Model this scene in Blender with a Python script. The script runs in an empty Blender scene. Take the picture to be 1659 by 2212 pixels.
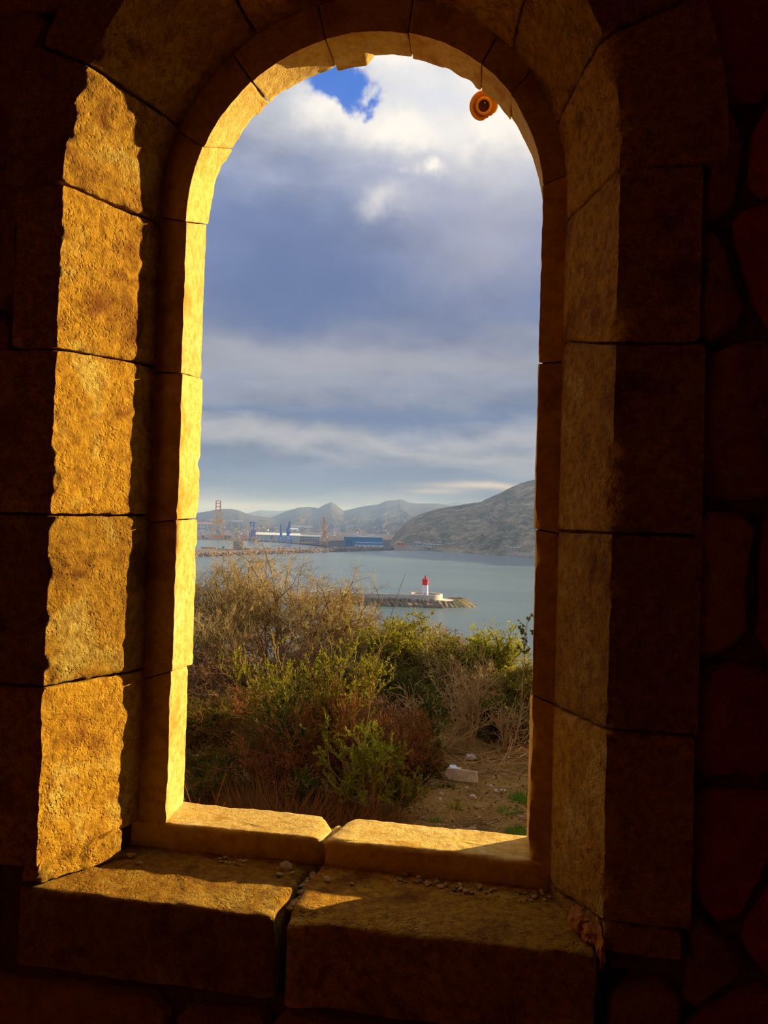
import bpy, bmesh, math, random
import numpy as np
from mathutils import Vector, Matrix, noise as mn
from math import sin, cos, pi, radians as rad, sqrt, atan2

# ------------------------------------------------------------------ camera
F_PX = 1662.0                      # focal length in pixels of the 1659 x 2212 frame
EYE = 1.55
YAW, PITCH, ROLL = 10.0, 1.3, 1.7
SC = bpy.context.scene
COL = SC.collection
CAMR = Matrix.Rotation(rad(YAW), 3, 'Z') @ Matrix.Rotation(rad(90 + PITCH), 3, 'X') @ Matrix.Rotation(rad(ROLL), 3, 'Z')
cam_d = bpy.data.cameras.new('camera')
cam_d.sensor_fit = 'VERTICAL'
cam_d.sensor_height = 36.0
cam_d.lens = 36.0 * F_PX / 2212.0
cam_d.clip_start = 0.05
cam_d.clip_end = 40000
cam = bpy.data.objects.new('camera', cam_d)
cam.matrix_world = Matrix.Translation((0, 0, EYE)) @ CAMR.to_4x4()
COL.objects.link(cam)
SC.camera = cam
SC.view_settings.view_transform = 'Standard'
SC.view_settings.look = 'None'
SC.view_settings.gamma = 1.0
SC.view_settings.exposure = 0.0
SC.view_settings.use_curve_mapping = False
SC.cycles.max_bounces = 7
SC.cycles.diffuse_bounces = 5
SC.cycles.glossy_bounces = 2
SC.cycles.use_adaptive_sampling = True
SC.cycles.adaptive_threshold = 0.07
SC.cycles.adaptive_min_samples = 16
SC.cycles.transparent_max_bounces = 10

def ray(px, py):
    return CAMR @ Vector(((px - 829.5) / F_PX, (1106 - py) / F_PX, -1.0))
def at_y(px, py, y):               # real point in the plane y = const
    d = ray(px, py); return Vector((0, 0, EYE)) + d * (y / d.y)
def at_z(px, py, z):               # real point on a level plane, z given against the eye
    d = ray(px, py); return Vector((0, 0, EYE)) + d * (z / d.z)
def at_d(px, py, dist):            # real point at a horizontal distance
    d = ray(px, py); return Vector((0, 0, EYE)) + d * (dist / sqrt(d.x * d.x + d.y * d.y))
def azel(px, py):
    d = ray(px, py).normalized(); return atan2(d.x, d.y), math.asin(d.z)

def lin(r, g, b):
    def f(c):
        c /= 255.0
        return c / 12.92 if c <= 0.04045 else ((c + 0.055) / 1.055) ** 2.4
    return (f(r), f(g), f(b))

# ------------------------------------------------------------------ node helper
class NT:
    def __init__(s, tree):
        s.t = tree; s.n = tree.nodes; s.l = tree.links
        s.n.clear()
    def new(s, typ, **kw):
        n = s.n.new(typ)
        for k, v in kw.items(): setattr(n, k, v)
        return n
    def put(s, sock, v):
        if isinstance(v, bpy.types.NodeSocket): s.l.new(v, sock)
        elif isinstance(v, (tuple, list)) and len(v) == 3 and sock.type == 'RGBA': sock.default_value = (*v, 1)
        else: sock.default_value = v
    def m(s, op, a, b=None, c=None, clamp=False):
        n = s.new('ShaderNodeMath', operation=op, use_clamp=clamp)
        s.put(n.inputs[0], a)
        if b is not None: s.put(n.inputs[1], b)
        if c is not None: s.put(n.inputs[2], c)
        return n.outputs[0]
    def noise(s, vec, scale, detail=4, rough=0.5, dist=0.0, out=0):
        n = s.new('ShaderNodeTexNoise')
        s.put(n.inputs['Vector'], vec); s.put(n.inputs['Scale'], scale)
        s.put(n.inputs['Detail'], detail); s.put(n.inputs['Roughness'], rough); s.put(n.inputs['Distortion'], dist)
        return n.outputs[out]
    def voro(s, vec, scale, feature='F1', rnd=1.0):
        n = s.new('ShaderNodeTexVoronoi', feature=feature)
        s.put(n.inputs['Vector'], vec); s.put(n.inputs['Scale'], scale); s.put(n.inputs['Randomness'], rnd)
        return n.outputs[0]
    def ramp(s, fac, stops, interp='LINEAR'):
        n = s.new('ShaderNodeValToRGB')
        cr = n.color_ramp; cr.interpolation = interp
        while len(cr.elements) > 1: cr.elements.remove(cr.elements[0])
        for i, (p, c) in enumerate(stops):
            e = cr.elements[0] if i == 0 else cr.elements.new(p)
            e.position = p
            e.color = (*c, 1) if isinstance(c, tuple) else (c, c, c, 1)
        s.put(n.inputs[0], fac)
        return n.outputs[0]
    def mix(s, fac, a, b, mode='MIX'):
        n = s.new('ShaderNodeMix', data_type='RGBA', blend_type=mode)
        s.put(n.inputs[0], fac); s.put(n.inputs[6], a); s.put(n.inputs[7], b)
        return n.outputs[2]
    def rng(s, v, a, b, c, d, smooth=False):
        n = s.new('ShaderNodeMapRange', interpolation_type='SMOOTHSTEP' if smooth else 'LINEAR')
        for i, x in enumerate((v, a, b, c, d)): s.put(n.inputs[i], x)
        return n.outputs[0]
    def comb(s, x, y, z):
        n = s.new('ShaderNodeCombineXYZ')
        for i, v in enumerate((x, y, z)): s.put(n.inputs[i], v)
        return n.outputs[0]
    def sep(s, v):
        n = s.new('ShaderNodeSeparateXYZ'); s.put(n.inputs[0], v); return n.outputs
    def scale_vec(s, v, sc):
        n = s.new('ShaderNodeMapping'); s.put(n.inputs[0], v); n.inputs['Scale'].default_value = sc; return n.outputs[0]

# ------------------------------------------------------------------ sky
def build_sky():
    w = bpy.data.worlds.new('evening_sky'); SC.world = w; w.use_nodes = True
    t = NT(w.node_tree)
    tc = t.new('ShaderNodeTexCoord').outputs['Generated']
    nv = t.new('ShaderNodeVectorMath', operation='NORMALIZE'); t.put(nv.inputs[0], tc)
    x, y, z = t.sep(nv.outputs[0])
    az = t.m('ARCTAN2', x, y); el = t.m('ARCSINE', z)
    # cloud deck seen in perspective
    zz = t.m('ADD', t.m('MAXIMUM', z, 0.0), 0.10)
    deck = t.comb(t.m('DIVIDE', x, zz), t.m('DIVIDE', y, zz), 0.0)
    n1 = t.noise(deck, 1.15, 7, 0.56, 0.15)
    n2 = t.noise(deck, 3.6, 6, 0.6, 0.2)
    ang = t.comb(t.m('MULTIPLY', az, 2.2), t.m('MULTIPLY', el, 7.0), 0.37)
    n3 = t.noise(ang, 2.3, 6, 0.55, 0.3)
    w1 = t.noise(t.comb(az, el, 0.0), 9.0, 5, 0.58)
    w2 = t.noise(t.comb(az, el, 3.7), 9.0, 5, 0.58)
    azd = t.m('ADD', az, t.m('MULTIPLY', t.m('SUBTRACT', w1, 0.5), 0.16))
    eld = t.m('ADD', el, t.m('MULTIPLY', t.m('SUBTRACT', w2, 0.5), 0.10))
    elr = t.m('ADD', el, t.m('MULTIPLY', t.m('SUBTRACT', n3, 0.5), 0.15))
    k = 1 / 1.6
    stops = [(-1, (96, 100, 112)), (-0.02, (120, 122, 140)), (0.015, (128, 126, 142)), (0.05, (82, 94, 130)), (0.085, (104, 114, 146)),
             (0.115, (160, 160, 172)), (0.145, (100, 116, 155)), (0.175, (128, 136, 160)), (0.215, (146, 149, 165)), (0.27, (108, 120, 158)),
             (0.33, (112, 127, 170)), (0.39, (124, 138, 180)), (0.44, (156, 164, 192)), (0.49, (196, 200, 214)),
             (0.53, (178, 190, 218)), (0.57, (222, 224, 230)), (0.75, (196, 202, 216)), (1.57, (165, 176, 202))]
    base = t.ramp(t.rng(elr, -0.03, 1.57, 0.02, 1.0),
                  [(max(0, 0.02 + 0.98 * (p + 0.03) / 1.6), lin(*c)) for p, c in stops])
    amp = t.rng(el, 0.1, 0.5, 0.55, 1.15)
    d = t.m('ADD', t.m('MULTIPLY', t.m('SUBTRACT', n1, 0.5), 1.5), t.m('MULTIPLY', t.m('SUBTRACT', n2, 0.5), 0.6))
    mod = t.m('ADD', 1.0, t.m('MULTIPLY', d, amp))
    base = t.mix(1.0, base, t.comb(mod, mod, mod), 'MULTIPLY')
    def blob(px, py, sx, sy, k=1.0, a=None, e=None):
        a0, e0 = azel(px, py)
        g = t.m('ADD', t.m('POWER', t.m('MULTIPLY', t.m('SUBTRACT', azd if a is None else a, a0), F_PX / sx), 2.0),
                t.m('POWER', t.m('MULTIPLY', t.m('SUBTRACT', eld if e is None else e, e0), F_PX / sy), 2.0))
        return t.m('MULTIPLY', t.m('EXPONENT', t.m('MULTIPLY', g, -1.0)), k)
    def total(lst):
        r = lst[0]
        for q in lst[1:]: r = t.m('ADD', r, q)
        return t.m('MINIMUM', r, 1.0)
    dark = total([blob(600, 540, 190, 120, .75), blob(830, 640, 260, 70, .6), blob(560, 660, 150, 60, .5), blob(830, 895, 170, 26, .7), blob(620, 1030, 260, 30, .55)])
    base = t.mix(dark, base, lin(96, 114, 160))
    brig = total([blob(690, 235, 90, 42, .85), blob(860, 275, 100, 42, .9), blob(830, 130, 90, 45, .9), blob(1090, 250, 95, 95, .85),
                  blob(925, 366, 34, 20, 1.0), blob(850, 440, 60, 26, .5), blob(1130, 170, 160, 110, .5), blob(1230, 120, 420, 210, .35)])
    base = t.mix(brig, base, (1.02, 0.96, 0.88))
    soft = total([blob(1050, 520, 150, 130, .55), blob(700, 790, 330, 50, .4), blob(1000, 960, 200, 26, .5), blob(560, 940, 160, 24, .4)])
    base = t.mix(soft, base, lin(186, 184, 196))
    hole = total([blob(712, 178, 72, 34, 1.0), blob(760, 215, 40, 30, .7), blob(860, 60, 110, 50, .5)])
    base = t.mix(t.m('MULTIPLY', t.rng(hole, 0.25, 0.75, 0, 1, True), 0.92), base, lin(38, 112, 216))
    elg = t.m('ADD', el, t.m('MULTIPLY', t.m('SUBTRACT', t.noise(t.comb(t.m('MULTIPLY', az, .6), el, 1.0), 14.0, 3, .5), 0.5), 0.018))
    glow = total([blob(1060, 1052, 130, 7, .75, az, elg), blob(940, 1062, 60, 5, .4, az, elg), blob(520, 1093, 160, 8, .25, az, elg)])
    base = t.mix(glow, base, lin(226, 204, 176))
    bg = t.new('ShaderNodeBackground'); t.put(bg.inputs[0], base); bg.inputs[1].default_value = 1.0
    o = t.new('ShaderNodeOutputWorld'); t.l.new(bg.outputs[0], o.inputs[0])
build_sky()

# ------------------------------------------------------------------ sun, low over the bay to the right
SUN_AZ, SUN_EL, SUN_E = 52.0, 15.0, 12.5
sd = bpy.data.lights.new('sun', 'SUN'); sd.energy = SUN_E; sd.color = (1.0, 0.77, 0.42); sd.angle = rad(0.6)
so = bpy.data.objects.new('sun', sd); COL.objects.link(so)
SUN_DIR = Vector((sin(rad(SUN_AZ)) * cos(rad(SUN_EL)), cos(rad(SUN_AZ)) * cos(rad(SUN_EL)), sin(rad(SUN_EL))))
so.rotation_euler = (-SUN_DIR).to_track_quat('-Z', 'Y').to_euler()
so.location = (6, 6, 8)

# ------------------------------------------------------------------ materials
def principled(name):
    m = bpy.data.materials.new(name); m.use_nodes = True
    t = NT(m.node_tree)
    b = t.new('ShaderNodeBsdfPrincipled'); o = t.new('ShaderNodeOutputMaterial')
    t.l.new(b.outputs[0], o.inputs[0])
    b.inputs['Roughness'].default_value = 0.9
    b.inputs['Specular IOR Level'].default_value = 0.15
    return m, t, b
def stone_mat(name, dark, mid, pale, bump=0.6, pit=0.5, sc=1.0, spread=0.25):
    m, t, b = principled(name)
    co = t.new('ShaderNodeTexCoord').outputs['Object']
    oi = t.new('ShaderNodeObjectInfo').outputs['Random']
    a = t.noise(co, 7 * sc, 6, 0.62, 0.4)
    c = t.ramp(a, [(0.33, dark), (0.45, mid), (0.56, mid), (0.68, pale)])
    f = t.noise(co, 55 * sc, 4, 0.6)
    c = t.mix(t.rng(f, 0.42, 0.68, 0.0, 0.7), c, dark)
    li = t.noise(co, 3.1 * sc, 5, 0.7, 0.8)
    c = t.mix(t.rng(li, 0.58, 0.70, 0, 0.75), c, pale)
    v = t.rng(oi, 0, 1, 1 - spread, 1 + spread * 0.6)
    c = t.mix(1.0, c, t.comb(v, v, v), 'MULTIPLY')
    t.put(b.inputs['Base Color'], c)
    wob = t.new('ShaderNodeVectorMath', operation='ADD'); t.put(wob.inputs[0], co)
    wv = t.new('ShaderNodeVectorMath', operation='SCALE'); t.put(wv.inputs[0], t.noise(co, 70 * sc, 3, 0.6, 0.0, 1)); wv.inputs['Scale'].default_value = 0.022 / sc
    t.l.new(wv.outputs[0], wob.inputs[1])
    vo = t.voro(wob.outputs[0], 120 * sc, 'F1')
    many = t.rng(t.noise(co, 16 * sc, 4, 0.6), 0.38, 0.62, 0.15, 1.0)
    pits = t.m('MULTIPLY', t.rng(vo, 0.10, 0.50, -1, 0), many)
    h = t.m('ADD', t.m('MULTIPLY', t.noise(co, 42 * sc, 8, 0.72, 0.6), 1.8), t.m('MULTIPLY', pits, pit))
    h = t.m('ADD', h, t.m('MULTIPLY', t.noise(co, 120 * sc, 5, 0.7, 0.5), 0.9))
    bp = t.new('ShaderNodeBump'); bp.inputs['Strength'].default_value = bump; bp.inputs['Distance'].default_value = 0.017
    t.put(bp.inputs['Height'], h); t.put(b.inputs['Normal'], bp.outputs[0])
    return m
def plain(name, col, rough=0.8, var=0.15, scale=3.0, metal=0.0, bump=0.0, spec=0.2):
    m, t, b = principled(name)
    co = t.new('ShaderNodeTexCoord').outputs['Object']
    n = t.noise(co, scale, 4, 0.6)
    v = t.rng(n, 0.3, 0.7, 1 - var, 1 + var)
    t.put(b.inputs['Base Color'], t.mix(1.0, col, t.comb(v, v, v), 'MULTIPLY'))
    b.inputs['Roughness'].default_value = rough; b.inputs['Metallic'].default_value = metal
    b.inputs['Specular IOR Level'].default_value = spec
    if bump:
        bp = t.new('ShaderNodeBump'); bp.inputs['Strength'].default_value = bump; bp.inputs['Distance'].default_value = 0.01
        t.put(bp.inputs['Height'], t.noise(co, scale * 6, 5, 0.65)); t.put(b.inputs['Normal'], bp.outputs[0])
    return m
def leaf_mat(name, a, b2, trans=0.45):
    m = bpy.data.materials.new(name); m.use_nodes = True; t = NT(m.node_tree)
    r = t.new('ShaderNodeNewGeometry').outputs['Random Per Island']
    c = t.mix(r, a, b2)
    d = t.new('ShaderNodeBsdfDiffuse'); t.put(d.inputs[0], c)
    tr = t.new('ShaderNodeBsdfTranslucent'); t.put(tr.inputs[0], c)
    ms = t.new('ShaderNodeMixShader'); ms.inputs[0].default_value = trans
    t.l.new(d.outputs[0], ms.inputs[1]); t.l.new(tr.outputs[0], ms.inputs[2])
    o = t.new('ShaderNodeOutputMaterial'); t.l.new(ms.outputs[0], o.inputs[0])
    return m
M = {}
M['stone_rough'] = stone_mat('golden_rough_stone', (0.31, 0.105, 0.006), (0.75, 0.385, 0.022), (0.92, 0.63, 0.12), 1.0, 0.9)
M['stone_smooth'] = stone_mat('golden_smooth_stone', (0.56, 0.29, 0.03), (0.82, 0.56, 0.15), (0.90, 0.72, 0.30), 0.45, 0.35)
M['stone_wall'] = stone_mat('brown_wall_stone', (0.26, 0.10, 0.010), (0.46, 0.21, 0.025), (0.60, 0.32, 0.05), 0.7, 0.5, 0.7, 0.35)
M['stone_red'] = stone_mat('red_rubble_stone', (0.36, 0.045, 0.006), (0.56, 0.095, 0.010), (0.66, 0.20, 0.03), 0.8, 0.5, 0.7, 0.4)
M['mortar'] = stone_mat('old_mortar', (0.10, 0.04, 0.008), (0.19, 0.08, 0.015), (0.28, 0.13, 0.03), 0.8, 0.6, 0.8, 0.1)
M['plaster'] = stone_mat('room_plaster', (0.48, 0.19, 0.028), (0.66, 0.30, 0.05), (0.72, 0.38, 0.09), 0.4, 0.3, 0.4, 0.1)
M['chip'] = stone_mat('stone_chip', (0.30, 0.16, 0.03), (0.56, 0.36, 0.12), (0.72, 0.52, 0.22), 0.4, 0.3, 2.0, 0.45)

# ------------------------------------------------------------------ mesh helpers
def mesh_np(name, V, faces_flat, fsize, mat=None, smooth=False):
    me = bpy.data.meshes.new(name)
    V = np.asarray(V, dtype=np.float32).reshape(-1, 3)
    ff = np.asarray(faces_flat, dtype=np.int32).ravel()
    nf = len(ff) // fsize
    me.vertices.add(len(V)); me.vertices.foreach_set('co', V.ravel())
    me.loops.add(len(ff)); me.loops.foreach_set('vertex_index', ff)
    me.polygons.add(nf)
    me.polygons.foreach_set('loop_start', np.arange(0, len(ff), fsize, dtype=np.int32))
    me.polygons.foreach_set('use_smooth', np.full(nf, smooth))
    me.update(calc_edges=True); me.validate()
    if mat: me.materials.append(mat)
    return me
def link(name, me, parent=None, **props):
    o = bpy.data.objects.new(name, me); COL.objects.link(o)
    if parent is not None: o.parent = parent
    for k, v in props.items(): o[k] = v
    return o
def thing(name, loc, label, cat, group=None, rz=0.0):
    o = bpy.data.objects.new(name, None); COL.objects.link(o)
    o.empty_display_size = 0.1
    o.location = loc; o.rotation_euler = (0, 0, rz)
    o['label'] = label; o['category'] = cat
    if group: o['group'] = group
    return o
def tag(o, label, cat, group=None):
    o['label'] = label; o['category'] = cat
    if group: o['group'] = group
    return o

class MB:
    """collects simple solids and links them as one mesh object"""
    def __init__(s): s.v = []; s.f = []
    def add(s, V, Fc):
        k = len(s.v); s.v += [tuple(p) for p in V]; s.f += [tuple(i + k for i in f) for f in Fc]; return s
    def box(s, x0, x1, y0, y1, z0, z1):
        return s.add([(x0, y0, z0), (x1, y0, z0), (x1, y1, z0), (x0, y1, z0), (x0, y0, z1), (x1, y0, z1), (x1, y1, z1), (x0, y1, z1)],
                     [(0, 3, 2, 1), (4, 5, 6, 7), (0, 1, 5, 4), (1, 2, 6, 5), (2, 3, 7, 6), (3, 0, 4, 7)])
    def bar(s, a, b, r, r2=None, n=4, flat=None):
        a, b = Vector(a), Vector(b); d = (b - a).normalized()
        u = d.cross(Vector((0, 0, 1)) if abs(d.z) < 0.95 else Vector((1, 0, 0))).normalized(); w = d.cross(u)
        r2 = r if r2 is None else r2; V = []
        for p, q in ((a, r), (b, r2)):
            for i in range(n):
                t = 2 * pi * (i + 0.5) / n
                V.append(p + u * cos(t) * q * 1.2 + w * sin(t) * q * 1.2)
        Fc = [tuple(range(n))[::-1], tuple(range(n, 2 * n))] + [(i, (i + 1) % n, n + (i + 1) % n, n + i) for i in range(n)]
        return s.add(V, Fc)
    def lathe(s, prof, n=24, c=(0, 0, 0), cap=True):
        V = []; Fc = []
        for r, z in prof:
            for i in range(n):
                t = 2 * pi * i / n; V.append((c[0] + r * cos(t), c[1] + r * sin(t), c[2] + z))
        for j in range(len(prof) - 1):
            for i in range(n):
                Fc.append((j * n + i, j * n + (i + 1) % n, (j + 1) * n + (i + 1) % n, (j + 1) * n + i))
        if cap:
            Fc.append(tuple(range(n))[::-1]); Fc.append(tuple((len(prof) - 1) * n + i for i in range(n)))
        return s.add(V, Fc)
    def prism(s, pts, z0, z1):
        n = len(pts)
        V = [(p[0], p[1], z0) for p in pts] + [(p[0], p[1], z1) for p in pts]
        return s.add(V, [tuple(range(n))[::-1], tuple(range(n, 2 * n))] + [(i, (i + 1) % n, n + (i + 1) % n, n + i) for i in range(n)])
    def gable(s, x0, x1, y0, y1, z0, zr, over=0.0):   # ridge along x
        ym = (y0 + y1) / 2
        return s.add([(x0 - over, y0 - over, z0), (x1 + over, y0 - over, z0), (x1 + over, y1 + over, z0), (x0 - over, y1 + over, z0), (x0 - over, ym, zr), (x1 + over, ym, zr)],
                     [(0, 1, 5, 4), (2, 3, 4, 5), (0, 4, 3), (1, 2, 5), (0, 3, 2, 1)])
    def gable_y(s, x0, x1, y0, y1, z0, zr):            # ridge along y
        xm = (x0 + x1) / 2
        return s.add([(x0, y0, z0), (x1, y0, z0), (x1, y1, z0), (x0, y1, z0), (xm, y0, zr), (xm, y1, zr)],
                     [(0, 1, 4), (2, 3, 5), (1, 2, 5, 4), (3, 0, 4, 5), (0, 3, 2, 1)])
    def build(s, name, mat, parent=None, smooth=False, fix=True, **props):
        me = bpy.data.meshes.new(name); me.from_pydata(s.v, [], s.f)
        if fix:
            bm = bmesh.new(); bm.from_mesh(me); bmesh.ops.recalc_face_normals(bm, faces=bm.faces); bm.to_mesh(me); bm.free()
        if smooth:
            me.polygons.foreach_set('use_smooth', np.ones(len(me.polygons), dtype=bool)); me.set_sharp_from_angle(angle=rad(40))
        me.materials.append(mat); me.update()
        return link(name, me, parent, **props)

def fbm(p, sc, oc=4, h=0.8):
    return mn.fractal(p * sc, h, 2.0, oc)

def rock_bm(seed, sx, sy, sz, sub=2, rough=0.35):
    rnd = random.Random(seed)
    bm = bmesh.new(); bmesh.ops.create_icosphere(bm, subdivisions=sub, radius=1.0)
    off = Vector((rnd.uniform(0, 90), rnd.uniform(0, 90), rnd.uniform(0, 90)))
    for v in bm.verts:
        n = 1 + rough * mn.noise(v.co * 1.3 + off) + rough * 0.5 * mn.noise(v.co * 3.1 + off)
        c = v.co * n
        for ax in ((1, .3, .2), (-.4, 1, .1), (.1, -.3, 1), (-.8, -.5, .4)):   # knock flats
            a = Vector(ax).normalized(); d = c.dot(a)
            if d > 0.72: c -= a * (d - 0.72) * 0.8
        v.co = Vector((c.x * sx, c.y * sy, c.z * sz))
    return bm
def rock(name, seed, loc, sx, sy, sz, mat, rz=0.0, parent=None, sub=2, tilt=0.0):
    bm = rock_bm(seed, sx, sy, sz, sub)
    me = bpy.data.meshes.new(name); bm.to_mesh(me); bm.free(); me.materials.append(mat)
    o = link(name, me, parent); o.location = loc; o.rotation_euler = (tilt, tilt * 0.6, rz)
    return o

# ================================================================== THE RUIN: wall with an arched opening
D = 1.4                                       # the wall's inner face stands at y = D
V2, V3, V5 = 0.13 * D, 0.165 * D, 0.25 * D    # depth of splay end, of the rebate face, of the outer face
Z_SILL, Z_SILL2 = EYE - 0.725, EYE - 0.670

class Curve:                                  # jamb - half circle - jamb, in a plane y = const
    def __init__(s, uc, R, zs, zb): s.uc, s.R, s.zs, s.zb = uc, R, EYE + zs, EYE + zb
    def p(s, t, off=0.0):
        R = s.R + off
        if t <= 0: return (s.uc - R, s.zb + (t + 1) * (s.zs - s.zb))
        if t >= 1: return (s.uc + R, s.zb + (2 - t) * (s.zs - s.zb))
        a = pi * (1 - t); return (s.uc + R * cos(a), s.zs + R * sin(a))
    def t_of(s, u, z):                        # nearest parameter of a point
        if z <= s.zs: 
            f = (z - s.zb) / (s.zs - s.zb)
            return f - 1 if u < s.uc else 2 - f
        return 1 - atan2(z - s.zs, u - s.uc) / pi
C1 = Curve(-.3825, .5425, .705, -.725)
C2 = Curve(-.3765, .4595, .717, -.725)
C3 = Curve(-.374, .452, .720, -.725)
C4 = Curve(-.3645, .3975, .697, -.672)
C5 = Curve(-.366, .401, .705, -.672)
def tpx(curve, px, py, v):
    p = at_y(px, py, D + v); return curve.t_of(p.x, p.z)

window_1 = bpy.data.objects.new('window_1', None); COL.objects.link(window_1); window_1['kind'] = 'structure'
window_1.location = (C4.uc, D, Z_SILL2); WO = Vector(window_1.location)

def loft(name, nodes, subs, rows, mat, amp, seed, bevel=0.005, chips=None, gap=0.0022):
    """a stone of the surround: a closed section carried along the opening.
    nodes: (curve, offset, v, tA, tB, rough) ; subs: pieces per section edge"""
    rnd = random.Random(seed); off = Vector((rnd.uniform(0, 50), rnd.uniform(0, 50), rnd.uniform(0, 50)))
    ss = [0.0, 0.012, 0.035] + [0.035 + 0.93 * (i + 1) / (rows - 5) for i in range(rows - 6)] + [0.965, 0.988, 1.0]
    ss = sorted(set(round(q, 5) for q in ss)); M_ = len(ss); nn = len(nodes)
    V = []
    for s in ss:
        ring = []
        for k in range(nn):
            cu, of, v, tA, tB, ro = nodes[k]
            g = gap if tB > tA else -gap
            t = tA + g + (tB - tA - 2 * g) * s
            of2 = of(s) if callable(of) else of
            u, z = cu.p(t, of2); ring.append((Vector((u, D + v, z)), ro))
        cen = sum((r[0] for r in ring), Vector()) / nn
        e = min(s, 1 - s)
        for k in range(nn):
            a, ra = ring[k]; b, rb = ring[(k + 1) % nn]
            for j in range(subs[k]):
                f = j / subs[k]; p = a.lerp(b, f); ro = ra + (rb - ra) * f
                if e < 0.03:                                       # eased edges at the joints
                    q = (1 - e / 0.035) ** 2
                    p = p + (cen - p).normalized() * bevel * q * (0.6 + 0.9 * abs(mn.noise(p * 23 + off)))
                if ro > 0:
                    n = Vector((fbm(p + off, 9, 3), fbm(p + off + Vector((7, 1, 3)), 9, 3), fbm(p + off + Vector((2, 8, 5)), 9, 3))) * 0.5
                    n2 = mn.noise_vector(p * 34 + off) * 0.55 + mn.noise_vector(p * 75 + off) * 0.42
                    p = p + (n + n2) * amp * ro
                    if chips:                                      # broken arrises
                        for kk, am in chips.items():
                            w = 1 - (p - ring[kk][0]).length / (am * 1.1)
                            if w <= 0: continue
                            c = mn.noise(p * 13 + off) + 0.6 * mn.noise(p * 33 + off)
                            if c > 0.05: p = p + (cen - p).normalized() * min(.6, c - 0.05) * am * w
                V.append(p - WO)
    n = sum(subs); Fq = []
    for i in range(M_ - 1):
        for j in range(n):
            j2 = (j + 1) % n; Fq.append((i * n + j, i * n + j2, (i + 1) * n + j2, (i + 1) * n + j))
    caps = [tuple(range(n))[::-1], tuple((M_ - 1) * n + j for j in range(n))]
    me = bpy.data.meshes.new(name); me.from_pydata([tuple(p) for p in V], [], Fq + caps)
    bm = bmesh.new(); bm.from_mesh(me)
    bmesh.ops.triangulate(bm, faces=[f for f in bm.faces if len(f.verts) > 4])
    bmesh.ops.recalc_face_normals(bm, faces=bm.faces); bm.to_mesh(me); bm.free()
    me.polygons.foreach_set('use_smooth', np.ones(len(me.polygons), dtype=bool)); me.set_sharp_from_angle(angle=rad(48))
    me.materials.append(mat); me.update()
    return link(name, me, window_1)

C0 = Curve(-.3825, .5425, .705, -.725)        # outer limit of the surround on the wall face: C1 plus an offset per stone
# joints of the inner ring: (t on the arris C1, t on C2)
def J(p1, p2): return (tpx(C1, p1[0], p1[1], 0), tpx(C2, p2[0], p2[1], V2))
inner = [(-1.0 + 0.02, -1.0 + 0.035), J((90, 1486), (283, 1453)), J((107, 1112), (300, 1114)), J((122, 752), (308, 785)), J((139, 395), (327, 470)),
         J((196, 140), (362, 252)), (0.335, 0.325), (0.475, 0.47), (0.615, 0.62), (0.755, 0.765), (0.885, 0.90), (1.035, 1.05),
         J((1331, 742), (1224, 735)), J((1322, 1152), (1214, 1147)), J((1313, 1577), (1206, 1530)), J((1306, 1992), (1199, 1922))]
offs = [.12, .20, .15, .10, .13, .115, .19, .2, .21, .2, .18, .14, .15, .15, .145, .14]
for i in range(len(inner) - 1):
    (a1, a2), (b1, b2) = inner[i], inner[i + 1]
    right = i >= 11
    nm = 'arch_stone' if 4 <= i <= 10 else 'jamb_stone'
    L = max(abs(b1 - a1) * (1.43 if (b1 <= 0 or a1 >= 1) else 1.7), 0.1)
    nodes = [(C0, offs[i], 0.0, a1, b1, 0.4), (C1, 0.0, 0.0, a1, b1, 1.0), (C2, 0.0, V2, a2, b2, 0.8), (C3, 0.0, V3 + .004, a2, b2, 0.15),
             (C3, .05, V3 + .03, a2, b2, 0), (C0, offs[i] - .02, V3 + .03, a1, b1, 0)]
    loft(nm, nodes, [8 if not right else 12, 34 if not right else 22, 10, 2, 3, 3], 12 + int(L / (0.0065 if not right else 0.010)),
         M['stone_rough'], 0.0042 if not right else 0.0026, 100 + i, 0.006, {1: .022, 2: .018})
# the eroded foot of the left splay, a broken remnant bedded on the slab
nodes = [(C0, .03, 0.002, -1.0, -.965, 0.6), (C1, -.004, 0.004, -1.0, -.97, 1.2), (C2, -.012, V2 - .03, -1.0, -.955, 1.0), (C3, .03, V2, -1.0, -.955, 0), (C0, .02, V2, -1.0, -.965, 0)]
loft('footing_stone', nodes, [6, 24, 3, 3, 3], 14, M['stone_rough'], 0.007, 140, 0.004, {1: .03})

(a1, a2) = inner[-1]
nodes = [(C0, .13, 0.003, a1, 2.0, 0.5), (C1, 0.004, 0.003, a1, 2.0, 1.0), (C2, 0.002, V2, a2, 2.0, 0.9), (C3, 0.0, V3 + .004, a2, 2.0, 0), (C3, .05, V3 + .03, a2, 2.0, 0), (C0, .11, V3 + .03, a1, 2.0, 0)]
loft('footing_stone', nodes, [8, 22, 6, 2, 3, 3], 14, M['stone_rough'], .004, 141, .004, {1: .03})
def K(p4, p5): return (tpx(C4, p4[0], p4[1], V3), tpx(C5, p5[0], p5[1], V5))
outer = [(-1.0, -1.0), K((369, 1450), (411, 1436)), K((382, 1123), (431, 1120)), K((397, 806), (440, 818)), K((404, 480), (452, 484)),
         K((455, 325), (506, 325)), K((553, 186), (590, 232)), K((706, 100), (728, 150)), K((878, 82), (888, 135)), K((1030, 150), (1040, 195)),
         (0.80, 0.80), (0.97, 0.97), K((1165, 785), (1166, 785)), K((1152, 1143), (1152, 1143)), K((1146, 1500), (1147, 1500)), (2.0, 2.0)]
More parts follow.
